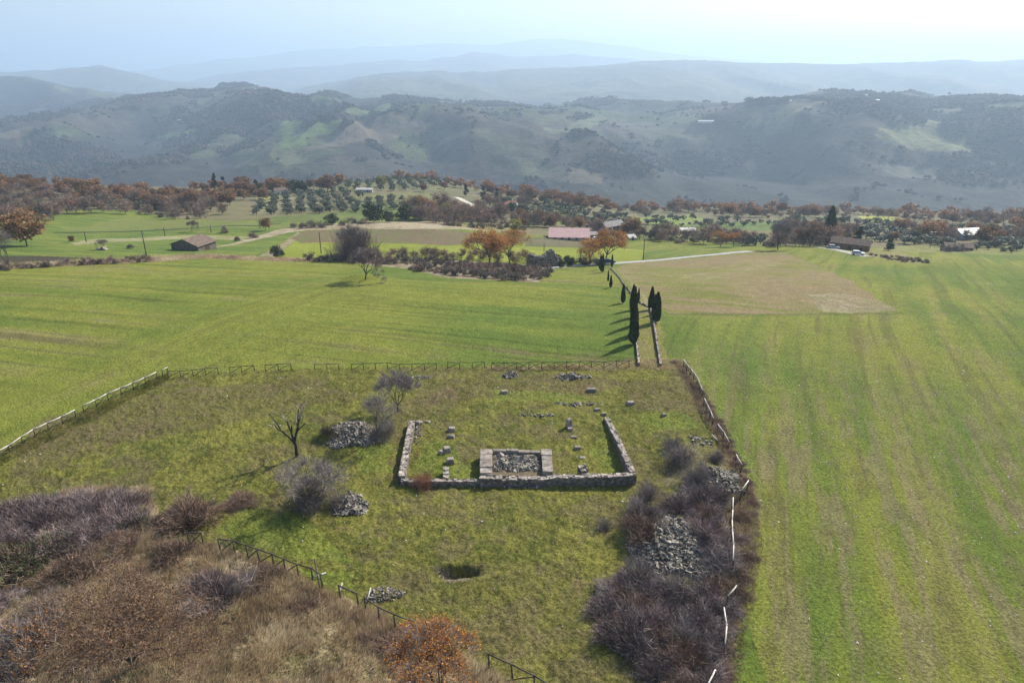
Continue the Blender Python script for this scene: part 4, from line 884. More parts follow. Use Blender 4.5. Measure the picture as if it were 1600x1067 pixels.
# cars
def car(px, py, rz, paint_, label, van=False):
    p = hit(px, py); t_ = empty('parked_car', (p[0], p[1], p[2] + .12), rz); tag(t_, label, 'car'); m = simple('car_paint_' + str(px), [paint_, paint_], 1, .3, .6, 0)
    H = [(-2.1,.35),(-2.1,.85),(-1.95,.98),(-1.2,1.0 if not van else 1.1),(1.1,1.0),(2.0,.88),(2.12,.6),(2.1,.35)]; n = len(H)
    def ext(H, w_, w2=None):
        w2 = w2 or w_; V = [(a, -w_, b_) for a, b_ in H] + [(a, w_, b_) for a, b_ in H]; n = len(H); b = MB(); b.mesh(V, [(i, (i + 1) % n, (i + 1) % n + n, i + n) for i in range(n)] + [(0, i + 1, i) for i in range(1, n - 1)][:0])
        for i in range(1, n - 1): b.mesh([V[0], V[i], V[i + 1]], [(0, 1, 2)]); b.mesh([V[n], V[n + i + 1], V[n + i]], [(0, 1, 2)])
        return b
    ext(H, .86).build('body', m, t_); ext([(-1.95,.96),(-1.55,1.42),(.25,1.42),(1.1,.98)], .74).build('windows', MWIN, t_); ext([(-1.6,1.40),(-1.5,1.48),(.2,1.48),(.35,1.40)], .73).build('roof_panel', m, t_)
    for a in (-1.35, 1.35):
        for s_ in (-1, 1): wh = MB().tube([(a, s_ * .72, .33), (a, s_ * .9, .33)], [.33, .33], 14).build('wheel', MWIN, t_); MB().tube([(a, s_ * .9, .33), (a, s_ * .92, .33)], [.19, .19], 10).build('rim', MMETAL, wh)
    for s_ in (-.6, .6): MB().box((2.1, s_, .72), (.06, .35, .16)).build('headlight', MFRAME, t_)
car(1340, 399, -.35, (.62,.63,.65), 'white car parked on the path before the brick house'); car(1302, 389, -.3, (.35,.38,.42), 'grey blue car half hidden left of the brick house')
car(951, 412, .15, (.03,.04,.06), 'dark blue car parked between the cypresses at the road'); car(932, 375.5, .1, (.6,.6,.6), 'white car by the right end of the pink roofed building'); 
place('boulder', [('boulder', MB().stones(np.array([[0, 0, .3], [.9, .2, .2], [-.8, .1, .2]]), [1.8, 1.1, 1.2]).data('boulder', M['stone']))], hit(160, 391), 'pale boulder in the far left field under a small bare tree', 'boulder', rz=0)

# ================================================================== vegetation
def P3(px, py, dz=-.05):
    p = hit(px, py); return (p[0], p[1], p[2] + dz)
BR_P = [bush_mesh(4200, .30, .013, 60 + i, .72) for i in range(4)]
BR_B = [bush_mesh(3600, .30, .013, 70 + i, .78, mats=[M['twig_brown']]) for i in range(2)]
BR_G = [bush_mesh(3200, .26, .014, 80 + i, .62, mats=[M['twig_brown']], leaves=3800, lsize=.06, lmat=M['leaf_green']) for i in range(2)]
BR_T = [bush_mesh(1500, .42, .011, 90 + i, 1.15, mats=[M['twig_grey']], up=1.0) for i in range(3)]
BR_R = [bush_mesh(1500, .42, .012, 95, .95, mats=[simple('dry_russet_twigs', [(.30,.14,.09), (.44,.25,.16)], .9, rnd=.1)], up=.9)]
BR_O = [bush_mesh(3000, .34, .012, 97 + i, .8, mats=[M['twig_grey']], leaves=1500, lsize=.07, lmat=M['leaf_orange']) for i in range(2)]
def bushes(lst, meshes, name, cat, group=None, hs=.7):
    for i, (px, py, wpx, lab) in enumerate(lst):
        p = P3(px, py, -.1); r = wpx * p[1] / FPX / 2 / .93; k = hs if not isinstance(hs, (list, tuple)) else hs[i]
        place(name, meshes[i % len(meshes)], p, lab, cat, group, s=(r * random.uniform(.92, 1.08), r * random.uniform(.92, 1.08), r * k * random.uniform(.9, 1.1)))
bushes([(295, 812, 118, 'big round brown bramble bush on the grass above the front fence'), (374, 786, 66, 'low dark bush on the grass right of the big round bush'), (270, 868, 84, 'dark bush against the left end of the front fence'), (118, 893, 120, 'dark bush in the dry grass below the purple thicket'),
        (195, 850, 90, 'dark bush under the green broom at the left'), (245, 818, 46, 'small brown bush at the left foot of the big round bush')], BR_B, 'bramble_bush', 'bush', hs=[.75, .5, .8, .6, .6, .7])
bushes([(35, 880, 135, 'dark green broom bush at the left edge of the photo'), (212, 822, 74, 'dark green broom bush between the purple thicket and the brown bush'), (100, 858, 70, 'green broom patch in front of the purple thicket'), (517, 674, 36, 'small dark green bush at the left foot of the stone heap'), (1195, 1200, 50, 'green bush')][:4], BR_G, 'broom_bush', 'bush', hs=.8)
bushes([(335, 930, 130, 'grey bush in the middle of the dry grass bank'), (1000, 800, 0, '')][:1], BR_P, 'bramble_bush', 'bush', hs=.7)
bushes([(410, 905, 90, 'low brown grey bush in the dry grass below the long front fence'), (620, 1010, 100, 'dark green grey bush left of the orange tree'), (575, 1000, 60, 'small dark bush on the bank left of the orange tree'), (480, 945, 70, 'flattened brown bush on the bank below the broken fence')], BR_B, 'scrub_bush', 'bush', hs=.45)
# purple thicket, left
rg = random.Random(5)
def scatter_px(poly, n, mind, rg, keep=None):
    P = np.array(poly, float); out = []; tries = 0
    while len(out) < n and tries < n * 60:
        tries += 1; a, b_ = rg.uniform(P[:, 0].min(), P[:, 0].max()), rg.uniform(P[:, 1].min(), P[:, 1].max())
        if not inpoly(np.array([a]), np.array([b_]), P)[0]: continue
        if keep and not keep(a, b_): continue
        if any((a - c_[0]) ** 2 + ((b_ - c_[1]) * 1.8) ** 2 < mind ** 2 for c_ in out): continue
        out.append((a, b_))
    return out
for i, (a, b_) in enumerate(scatter_px([(-60, 815), (20, 795), (100, 785), (180, 775), (215, 775), (215, 800), (170, 830), (100, 850), (0, 850), (-60, 850)], 20, 32, rg)):
    bushes([(a, b_ + 8, rg.uniform(75, 110), 'purple grey bramble in the thicket on the left above the dry grass')], [BR_P[i % 4]], 'bramble_bush', 'bush', 'brambles of the left purple thicket', .72)
for i, (a, b_) in enumerate(scatter_px([(-60, 880), (60, 900), (100, 960), (60, 1010), (-60, 1000)], 7, 50, rg)):
    bushes([(a, b_, rg.uniform(70, 110), 'grey bramble among dry grass at the lower left edge')], [(BR_P + BR_B)[i % 6]], 'bramble_bush', 'bush', 'brambles at the lower left edge', .5)
# right thicket round the heap
TH = [(975, 790), (1060, 775), (1145, 770), (1172, 800), (1172, 860), (1155, 930), (1140, 985), (1135, 1060), (1060, 1075), (1020, 1040), (975, 990), (945, 940), (965, 890), (1005, 870), (985, 830)]
keep = lambda a, b_: ((a - 1053) / 62) ** 2 + ((b_ - 858) / 52) ** 2 > 1
for i, (a, b_) in enumerate(scatter_px(TH, 42, 36, rg, keep)):
    f = .58 if a > 1120 else 1.0
    bushes([(a, b_ + 10, rg.uniform(72, 112) * f * (1 + (b_ - 900) / 900), 'purple grey bramble of the right thicket round the large stone heap')], [(BR_P[:2] + BR_B + BR_P[2:] + BR_T[:1])[i % 7]], 'bramble_bush', 'bush', 'brambles of the right thicket', rg.uniform(.6, .85) * (.7 if a > 1110 else 1))
# scrub along the right fence
for i in range(26):
    t = i / 25; q = np.interp(t, [0, .3, .6, .85, 1], [0, 1, 2, 3, 4]); a = np.interp(q, [0, 1, 2, 3, 4], [1052, 1098, 1128, 1158, 1176]); b_ = np.interp(q, [0, 1, 2, 3, 4], [563, 622, 676, 735, 800])
    bushes([(a + rg.uniform(0, 6), b_ + 3, rg.uniform(11, 19) * (1 + t), 'low brown scrub grown along the field side of the right fence')], [BR_B[i % 2]], 'scrub_bush', 'bush', 'scrub along the right fence', .42)
bushes([(1062, 722, 66, 'bare pinkish grey shrub on the bank right of the ruin'), (1090, 752, 60, 'bare thin shrub standing before the stones on the bank'), (1050, 700, 40, 'little bare shrub behind the pinkish one on the bank'), (598, 682, 54, 'wispy bare shrub spilling over the right side of the left stone heap'), (945, 824, 36, 'small lone bare shrub left of the right thicket'), (1012, 775, 50, 'wispy grey shrub at the upper left corner of the right thicket'), (1118, 720, 34, 'wispy shrub beside the right fence stones')], BR_T, 'bare_shrub', 'shrub', hs=.9)
bushes([(661, 761, 44, 'russet dry shrub growing on the front wall at the left corner of the ruin')], BR_R, 'russet_shrub', 'shrub', hs=1.25)
bushes([(530, 786, 52, 'thin reddish bare shrub between the grey shrub and the small stone heap'), (455, 760, 0, '')][:1], BR_T, 'bare_shrub', 'shrub', hs=.7)
bushes([(45, 1010, 150, 'orange leaved oak scrub in the lower left corner'), (15, 1060, 130, 'pale orange leaved scrub at the bottom left edge')], BR_O, 'oak_scrub', 'shrub', hs=.75)
# trees standing singly
def single(name, px, py, hpx, parts, base_h, lab, cat='tree', group=None, rz=None, sx=1.0, dz=-.05):
    p = P3(px, py, dz); h = hpx * p[1] / FPX / .93; k = h / base_h
    return place(name, parts, p, lab, cat, group, rz, (k * sx, k * sx, k))
T_dead = tree_parts(305, 7, trunk=.36, levels=3, lean=(-.14, 0), spread=.45, limb=.32, rad=.042, twigs=4, twl=.5, tww=.025, bark='darkbark', twm='twig_grey', fork=(2, 3))
T_bare = [tree_parts(310 + i, 8, trunk=.22, levels=5, spread=(.50, .50, .36)[i], limb=.30, rad=.024, twigs=11, twl=1.15, tww=.035, fork=(3, 3), twm=('twig_grey', 'twig_purple', 'twig_grey')[i], bark='darkbark') for i in range(3)]
T_thin = [tree_parts(330 + i, 6, trunk=.12, levels=4, spread=.42, limb=.34, rad=.018, twigs=8, twl=.9, tww=.022, fork=(3, 4), twm='twig_grey', bark='darkbark') for i in range(2)]
T_rus = [tree_parts(340 + i, 9, leaf='leaf_orange', nleaf=5200, lsize=.30, lspread=.30, trunk=.30, levels=4, spread=.60, limb=.30, rad=.028, twigs=6, twl=.8, tww=.03, fork=(3, 4)) for i in range(3)]
T_near = [tree_parts(360, 7, leaf='leaf_russet', nleaf=7500, lsize=.12, lspread=.14, trunk=.14, levels=5, spread=.62, limb=.32, rad=.020, twigs=4, twl=.75, tww=.022, fork=(3, 4), twm='twig_brown', bark='darkbark'),
          tree_parts(363, 6, leaf='leaf_rust', nleaf=9500, lsize=.14, lspread=.16, trunk=.12, levels=5, spread=.55, limb=.32, rad=.022, twigs=9, twl=.6, tww=.02, fork=(3, 4), twm='twig_grey', bark='darkbark')]
single('dead_tree', 464, 713, 74, T_dead, 5.6, 'nearly leafless leaning tree with forked dark trunk alone in the pasture', rz=0)
single('bare_tree', 622, 643, 56, T_bare[0], 7.6, 'bare grey tree standing behind the stone heap')
single('bare_tree', 590, 678, 68, T_thin[0], 5.8, 'thin bare tree growing from the right side of the stone heap', sx=1.1)
single('bare_tree', 492, 790, 84, T_thin[1], 5.6, 'big round bare grey shrub tree left of the small stone heap', sx=1.4)
bushes([(488, 792, 84, 'dense purple grey shrub filling the foot of the round bare tree')], BR_T, 'bare_shrub', 'shrub', hs=1.1)
single('bare_tree', 478, 792, 60, T_thin[0], 5.8, 'lower bare shrub leaning out on the left of the round grey shrub tree', sx=1.4)
single('oak_tree', 205, 1045, 195, T_near[0], 6.6, 'sparse russet leaved oak spreading over the dry grass at the lower left', sx=1.15)
single('oak_tree', 690, 1085, 150, T_near[1], 5.8, 'bright orange leaved young oak at the bottom of the photo by the fence', sx=1.0)
single('bare_tree', 571, 437, 44, T_bare[1], 7.6, 'dark bare tree with forked trunk on a green mound at the field edge', sx=1.1)
BR_D = [bush_mesh(4200, .34, .010, 99, 1.0, mats=[M['twig_purple']], up=.9)]
single('bare_tree', 553, 406, 44, T_bare[2], 7.6, 'forked bare trunk and limbs rising through the rounded purple crown behind the field edge', sx=.9)
bushes([(553, 407, 66, 'dense rounded purple grey bare crown behind the field edge')], BR_D, 'bare_shrub', 'shrub', hs=1.25)
single('bare_tree', 14, 416, 50, T_thin[0], 5.8, 'thin bare tree at the left edge by the dark ploughed patch')
single('bare_tree', 300, 362, 14, T_bare[1], 7.6, 'tiny bare tree on the hedge line above the stone barn')
single('bare_tree', 163, 391, 14, T_bare[0], 7.6, 'tiny bare tree above the pale boulder')
for a in [(766, 414, 50, 0, 'umbrella shaped orange leaved tree, left of the pair beside the thicket'), (797, 412, 42, 1, 'orange leaved tree, right of the pair beside the thicket'), (946, 411, 44, 2, 'broad orange tree beside the dark car at the road'), (922, 413, 38, 0, 'smaller orange red tree left of the broad orange one at the road')]:
    single('orange_tree', a[0], a[1], a[2], T_rus[a[3]], 8.6, a[4], sx=1.15)
# crowns for the middle distance
OAK = [blob_tree(400 + i, 9, 4.4, 26, 1500, .75, 'leaf_russet', twigs=160, z0=.22) for i in range(4)]
OAKG = [blob_tree(410 + i, 8.5, 4.2, 24, 260, .6, 'leaf_russet', twigs=1500, z0=.15, twm='twig_purple') for i in range(3)]
OLV_ = [blob_tree(420 + i, 4.2, 2.2, 12, 700, .45, 'leaf_olive', twigs=40, z0=.28, trunk_r=.16) for i in range(3)]
CON = [blob_tree(430 + i, 11, 2.6, 26, 1500, .6, 'leaf_dark', twigs=30, z0=.08, cone=.75) for i in range(2)]
EVG = [blob_tree(440 + i, 8, 4, 22, 1600, .6, 'leaf_dark', twigs=60, z0=.1) for i in range(2)]
YEL = [blob_tree(450, 7, 4, 20, 1400, .6, 'leaf_yellow', twigs=60, z0=.1)]
SCR = [blob_tree(460 + i, 3.2, 2.6, 12, 160, .4, 'leaf_green' if i else 'leaf_russet', twigs=900, z0=.04, twm='twig_purple', trunk_r=.06) for i in range(3)]
PIN = [blob_tree(470 + i, 15, 6.5, 18, 1200, 1.2, 'leaf_dark', twigs=30, z0=.68, flat=.45, trunk_r=.35) for i in range(2)]
one = lambda L, nm: [[('t', join1(p, nm))] for p in L]
oOAK, oOAKG, oOLV, oCON, oEVG, oSCR, oPIN, oYEL = one(OAK, 'oak_tree'), one(OAKG, 'bare_tree'), one(OLV_, 'olive_tree'), one(CON, 'conifer'), one(EVG, 'evergreen_tree'), one(SCR, 'scrub'), one(PIN, 'umbrella_pine'), one(YEL, 'yellow_tree')
for a in [(42, 384, 50, OAK[0], 'large russet oak alone at the left edge of the far green field', 1.25, 'oak_tree'), (112, 379, 10, OAK[1], 'small orange bush in the far left field', 1.0, 'oak_tree'), (415, 361, 20, OAK[2], 'small orange tree at the hedge below the olive grove', .9, 'oak_tree'), (337, 299, 28, CON[0], 'dark pointed conifer in the wood left of the white farmhouse', .9, 'conifer'), (350, 296, 20, CON[1], 'darker rounded conifer right of the pointed one', 1.2, 'conifer'),
          (402, 303, 22, CON[1], 'dark conifer left of the white farmhouse', 1.3, 'conifer'), (432, 302, 24, OAK[3], 'russet oak touching the white farmhouse', 1.1, 'oak_tree'), (458, 300, 18, EVG[0], 'dark evergreen right of the white farmhouse, left one', 1, 'evergreen_tree'), (472, 300, 17, EVG[1], 'dark evergreen right of the white farmhouse, right one', 1.1, 'evergreen_tree'), (512, 299, 22, OAK[0], 'russet oak at the top left corner of the olive grove', 1.2, 'oak_tree'),
          (596, 292, 16, YEL[0], 'pale green rounded tree on the skyline of the olive grove', .9, 'round_tree'), (668, 342, 32, OAK[2], 'orange brown oak at the right end of the lower tree row', .9, 'oak_tree'), (697, 345, 26, YEL[0], 'yellow orange tree at the right end of the lower tree row', .6, 'yellow_tree'), (722, 350, 30, CON[0], 'dark blue green conifer among the purple trees right of the ploughed field', 1.2, 'conifer'), (805, 363, 20, YEL[0], 'yellow green round tree left of the pink roofed building', 1.1, 'yellow_tree'),
          (1028, 374, 22, EVG[0], 'dark green tree in the belt behind the road', 1.1, 'evergreen_tree'), (1338, 388, 36, CON[0], 'dark broad conifer behind the brick house', 1.3, 'conifer'), (1388, 392, 20, CON[1], 'low dark evergreen at the edge of the field right of the brick house', 1.9, 'conifer'), (1590, 366, 24, OAK[1], 'dark red leaved tree at the right edge', 1.1, 'oak_tree'), (1455, 372, 28, OAK[3], 'russet oak beside the floodlight pole', 1.2, 'oak_tree'), (1395, 378, 16, OAK[2], 'small russet tree right of the brick house', 1, 'oak_tree'),
          (1545, 374, 22, OAK[0], 'russet oak right of the white roofed house', 1.1, 'oak_tree'), (1125, 386, 20, T_rus[1], 'thin russet tree at the tree belt edge, left one', 1.1, 'russet_tree'), (1146, 386, 20, T_rus[2], 'thin russet tree at the tree belt edge, right one', 1.1, 'russet_tree'), (990, 368, 26, OAK[1], 'brown leaved tree right of the grey farmhouse', 1, 'oak_tree'), (905, 358, 18, OAK[2], 'brown leaved tree between the pink roof and the grey farmhouse', 1.2, 'oak_tree'), (928, 362, 18, EVG[1], 'dark green tree left of the grey farmhouse', .9, 'evergreen_tree'),
          (1215, 390, 34, T_bare[0], 'bare grey tree at the top corner of the right field', .9, 'bare_tree'), (755, 315, 24, CON[1], 'dark conifer beside the pale track, nearest of three', 1.1, 'conifer'), (728, 308, 20, CON[0], 'dark conifer beside the pale track, leftmost of three', 1.1, 'conifer'), (777, 312, 18, CON[1], 'dark conifer beside the pale track, rightmost of three', 1.1, 'conifer'), (662, 300, 12, OAK[2], 'small orange oak at the lower edge of the upper olive grove', 1, 'oak_tree'), (635, 342, 14, OAK[1], 'orange brown tree in the middle of the lower tree row', 1.2, 'oak_tree')]:
    hb = {'oak_tree': 8.6, 'conifer': 10.8, 'evergreen_tree': 7.8, 'round_tree': 6.8, 'yellow_tree': 6.8, 'bare_tree': 7.6, 'russet_tree': 8.6}[a[6]]
    single(a[6], a[0], a[1], a[2], a[3], hb, a[4], sx=a[5])
p = hit(1292, 382); h_ = 54 * p[1] / FPX / .95
place('cypress_tree', CY[1], p, 'tall solitary dark cypress at the far right beyond the field', 'cypress', s=(h_ / 6 * 1.05, h_ / 6 * 1.05, h_ / 6))
OLIVES = []; OAKS = []
def wood(poly, n, mind, hm, meshes, base_h, name, lab, group, seed, keep=None, hv=.18, dz=-.3, cat='tree'):
    rg = random.Random(seed)
    for i, (a, b_) in enumerate(sorted(scatter_px(poly, n, mind, rg, keep), key=lambda q: q[1])):
        p = hit(a, b_)
        if p is None: continue
        k = hm * rg.gauss(1, hv) / base_h
        if name == 'oak_tree': OAKS.append((p[1], (p[0], p[1], p[2] + dz), k, lab, group, meshes[rg.randrange(len(meshes))])); continue
        if name == 'olive_tree': OLIVES.append((p[1], (p[0], p[1], p[2] + dz), k, lab, group)); continue
        place(name, meshes[rg.randrange(len(meshes))], (p[0], p[1], p[2] + dz), lab, cat, group, s=(k * rg.uniform(.9, 1.25), k * rg.uniform(.9, 1.25), k))
wood([(-60, 281), (60, 284), (130, 294), (230, 303), (300, 306), (330, 318), (250, 330), (200, 318), (60, 312), (-60, 312)], 92, 9, 8.0, oOAK + oOAK + oOAKG, 9, 'oak_tree', 'russet leaved oak in the wood along the left skyline', 'oaks of the left wood', 501)
wood([(-60, 312), (60, 314), (180, 322), (330, 322), (350, 335), (300, 346), (220, 338), (140, 336), (80, 345), (-60, 352)], 70, 12, 8.0, oOAKG + oOAKG + oSCR, 8.5, 'bare_tree', 'grey purple bare tree at the lower edge of the left wood', 'bare trees of the left wood', 502)
wood([(-60, 296), (170, 312), (330, 325), (170, 330), (-60, 330)], 45, 12, 5.0, oOLV + oEVG[:1], 4.5, 'olive_tree', 'grey green tree mixed into the left wood', 'green trees of the left wood', 503)
wood([(300, 296), (390, 290), (400, 300), (470, 296), (520, 288), (520, 296), (430, 304), (400, 318), (340, 322)], 26, 12, 8.5, oOAK, 9, 'oak_tree', 'russet oak in the clump between the left wood and the olive grove', 'oaks left of the olive grove', 504)
wood([(520, 283), (580, 276), (640, 273), (700, 279), (760, 287), (760, 290), (700, 284), (600, 281), (530, 290)], 60, 7, 9, oOAK, 9, 'oak_tree', 'russet oak of the wood on the central skyline', 'oaks on the central skyline', 505)
wood([(700, 282), (780, 290), (850, 303), (900, 313), (1000, 324), (1000, 334), (900, 328), (850, 322), (800, 310), (740, 300), (690, 296)], 70, 9, 8, oOAK + oOAKG, 9, 'oak_tree', 'brown oak on the slope behind the pale track and farmhouse', 'oaks on the slope right of centre', 506)
wood([(1000, 326), (1200, 328), (1350, 334), (1480, 338), (1620, 344), (1620, 356), (1480, 350), (1340, 338), (1180, 342), (1000, 338)], 150, 7, 7.0, oOAK + oOAKG * 3, 9, 'oak_tree', 'russet oak in the far tree belt along the right valley edge', 'oaks of the right far belt', 507, hv=.35, keep=lambda a, b_: not (1020 < a < 1110 and b_ > 334))
wood([(990, 362), (1060, 372), (1120, 374), (1215, 378), (1215, 387), (1120, 382), (1050, 380), (985, 372)], 60, 8, 6, oOAKG + oSCR + oOLV, 7, 'bare_tree', 'grey bare tree in the belt behind the road', 'trees of the belt behind the road', 508)
wood([(1215, 366), (1290, 362), (1345, 372), (1300, 386), (1215, 388)], 42, 8, 7.5, oOAKG, 8, 'bare_tree', 'purple grey bare tree left of the brick house', 'bare trees left of the brick house', 509)
wood([(1220, 345), (1340, 348), (1480, 356), (1620, 362), (1620, 388), (1480, 386), (1370, 378), (1300, 362), (1220, 360)], 110, 9, 5.5, oOLV + oOLV + oSCR[:1], 4.8, 'olive_tree', 'grey green olive in the groves at the far right', 'olives at the far right', 510, keep=lambda a, b_: not (1485 < a < 1530 and b_ > 362) and not (1340 < a < 1410 and b_ < 350))
wood([(1400, 362), (1480, 364), (1620, 372), (1620, 386), (1540, 382), (1430, 378)], 22, 14, 7.5, oOAK + oOAKG, 9, 'oak_tree', 'russet or bare tree round the houses at the far right', 'oaks round the right houses', 511)
wood([(830, 318), (900, 328), (985, 342), (985, 358), (900, 352), (830, 340), (800, 330)], 70, 8, 5, oOLV + oSCR, 4.6, 'olive_tree', 'grey green tree on the plots behind the pink roofed building', 'small trees behind the pink roof', 512)
wood([(800, 342), (870, 350), (930, 360), (990, 364), (985, 372), (940, 366), (860, 356), (800, 356)], 26, 9, 7, oOAKG + oOAK[:1], 8.5, 'bare_tree', 'bare tree round the pink roofed building and farmhouse', 'trees round the farm', 513, keep=lambda a, b_: not (935 < a < 975 and b_ > 356))
wood([(1010, 340), (1120, 344), (1230, 350), (1120, 356), (1010, 352)], 34, 10, 4.5, oOLV + oSCR, 4.6, 'olive_tree', 'small tree between the green plots right of the farmhouse', 'trees between the right plots', 514)
wood([(640, 335), (700, 328), (760, 335), (790, 350), (740, 354), (690, 350), (650, 348)], 34, 9, 9, oOAKG, 8.5, 'bare_tree', 'purple bare tree in the clump right of the ploughed field', 'bare trees right of the ploughed field', 515)
wood([(455, 356), (520, 349), (620, 344), (660, 342), (660, 347), (560, 350), (470, 360)], 16, 14, 4, oSCR + oEVG[:1], 4, 'scrub', 'dark bush in the row above the straw coloured strip', 'bushes above the straw strip', 516, cat='bush')
wood([(780, 300), (830, 312), (830, 338), (770, 338), (745, 318)], 22, 10, 7, oEVG[:1] + oOAKG, 8, 'evergreen_tree', 'dark green or grey tree beside the pale track', 'trees beside the pale track', 517)
wood([(700, 352), (790, 352), (830, 358), (800, 362), (720, 358)], 10, 12, 4, oSCR, 4, 'scrub', 'bush at the right end of the ploughed field', 'bushes at the ploughed field', 518, cat='bush')
def grove(poly, dx, dy, ang, hm, lab, group, seed, jit=.8, drop=.12):
    rg = random.Random(seed); W = np.array(wpoly(poly)); c0 = W.mean(0); ca, sa = math.cos(ang), math.sin(ang); n = 0
    for i in range(-60, 60):
        for j in range(-60, 60):
            a, b_ = i * dx + rg.gauss(0, jit), j * dy + rg.gauss(0, jit); xx, yy = c0[0] + a * ca - b_ * sa, c0[1] + a * sa + b_ * ca
            if rg.random() < drop or not inpoly(np.array([xx]), np.array([yy]), W)[0]: continue
            k = hm * rg.gauss(1, .12) / 4.2; n += 1; OLIVES.append((yy, (xx, yy, zz(xx, yy) - .15), k, lab, group))
    return n
g1 = grove([(400, 318), (450, 303), (540, 298), (565, 310), (545, 325), (500, 335), (400, 336)], 8.0, 10, .3, 4.4, 'olive tree in the planted grove below the white farmhouse', 'olives of the left grove', 601)
g2 = grove([(525, 283), (600, 280), (690, 283), (700, 296), (640, 298), (560, 298), (520, 294)], 9, 14, .2, 4.2, 'olive tree in the upper grove under the central wood', 'olives of the upper grove', 602)
g3 = grove([(560, 316), (590, 312), (628, 313), (630, 328), (570, 332), (520, 334), (522, 326)], 7.5, 9, .2, 4.2, 'olive tree in the small lower grove on the terrace', 'olives of the lower grove', 603)
print('GROVES', g1, g2, g3, len(OLIVES))
OLIVES.sort(key=lambda q: q[0])
for q in OLIVES[:285]: place('olive_tree', oOLV[int(q[1][0] * 7) % 3], q[1], q[3], 'tree', q[4], s=(q[2] * 1.3, q[2] * 1.3, q[2] * .85))
OAKS.sort(key=lambda q: q[0])
for q in OAKS[:262]: place('oak_tree', q[5], q[1], q[3], 'tree', q[4], s=(q[2] * random.uniform(.9, 1.25), q[2] * random.uniform(.9, 1.25), q[2]))
def far_trees(LST, hh, rr, leaf, name, label, cat, ls):
    global rng
    rng = np.random.default_rng(640); m = MB(); base = [blob_tree(620 + i, hh, rr, 9, 150, ls, leaf, twigs=0, z0=.28)[1][1] for i in range(3)]
    bv = []
    for b_ in base:
        v = np.empty(len(b_.vertices) * 3, np.float32); b_.vertices.foreach_get('co', v); bv.append(v.reshape(-1, 4, 3))
    for i, q in enumerate(LST):
        a = rng.random() * 6.28; ca, sa = math.cos(a), math.sin(a); V = bv[i % 3] * q[2] * 1.05; V = V @ np.array([[ca, sa, 0], [-sa, ca, 0], [0, 0, 1]]) + np.array(q[1])
        m.quads(V, 0); m.tube([np.array(q[1]), np.array(q[1]) + [0, 0, 1.8 * q[2]]], [.16, .12], 4, 1, cap=False)
    tag(m.build(name, [M[leaf], M['darkbark']]), label, cat, None, 'stuff')
far_trees(OLIVES[285:], 4.2, 2.4, 'leaf_olive', 'far_olive_trees', 'farther olive and small trees of the groves, beyond the nearest rows', 'olive grove', .95)
far_trees(OAKS[262:], 9, 4.6, 'leaf_russet', 'far_oak_trees', 'farthest russet oaks along the edge of the plateau', 'wood', 1.7)
# hedges and scrub nearer
def hedge(poly, n, mind, size, meshes, lab, group, seed, base_h=3.2, name='scrub', dz=-.1):
    wood(poly, n, mind, size, meshes, base_h, name, lab, group, seed, dz=dz, hv=.22, cat='bush')
hedge([(640, 422), (700, 412), (760, 416), (840, 420), (862, 424), (850, 436), (800, 440), (720, 432)], 80, 7.5, 1.9, oSCR[:2], 'purple brown bramble in the hedge left of the ruined tower', 'brambles of the middle hedge', 701)
hedge([(478, 404), (520, 402), (560, 405), (640, 408), (700, 408), (700, 412), (620, 414), (540, 412), (480, 408)], 34, 7, 1.8, oSCR, 'dark bush in the hedge behind the field edge trees', 'bushes of the field edge', 702)
wood([(600, 406), (720, 410), (760, 412), (830, 412), (830, 408), (700, 402), (600, 402)], 16, 12, 4.2, oOAKG[:2], 8.5, 'bare_shrub', 'thin bare shrub in the hedge between the two bare trees and the orange pair', 'bare shrubs of the middle hedge', 703, cat='shrub')
hedge([(862, 416), (890, 410), (900, 413), (875, 420)], 5, 8, 3.0, oEVG, 'dark bush at the foot of the ruined tower', 'bushes by the tower', 704, base_h=8, name='scrub')
hedge([(428, 400), (445, 400), (440, 406), (425, 404)], 2, 6, 2.6, oEVG, 'dark round bush at the corner of the field strips', 'bushes at the strip corner', 705, base_h=8)
hedge([(905, 412), (935, 410), (935, 415), (905, 417)], 6, 6, 1.8, oSCR, 'low dark scrub by the road left of the cypresses', 'scrub by the road', 706)
hedge([(-40, 422), (60, 416), (150, 410), (235, 404), (235, 409), (120, 416), (0, 424)], 46, 9, 1.5, oSCR[:1] + oSCR[2:], 'low reddish scrub in the strip below the far left fields', 'scrub of the left strip', 707)
for a in [(205, 388, 'grey bush in the far left field left of the barn'), (352, 364, 'grey bush above and right of the stone barn'), (372, 376, 'purple scrub right of the stone barn'), (395, 373, 'purple scrub farther right of the stone barn')]: hedge([(a[0]-2, a[1]-1), (a[0]+2, a[1]-1), (a[0]+2, a[1]+1), (a[0]-2, a[1]+1)], 1, 1, 3.0, oSCR[:2], a[2], None, 710 + a[0])
hedge([(1355, 398), (1385, 400), (1450, 411), (1440, 413), (1380, 405)], 16, 6, 1.1, oSCR, 'tiny scrub along the small fence right of the white car', 'scrub right of the white car', 708)
wood([(1480, 388), (1600, 392), (1600, 396), (1480, 394)], 9, 10, 3, oSCR + oOLV, 3.8, 'scrub', 'grey bush at the far edge of the right field', 'bushes at the right field edge', 709, cat='bush')
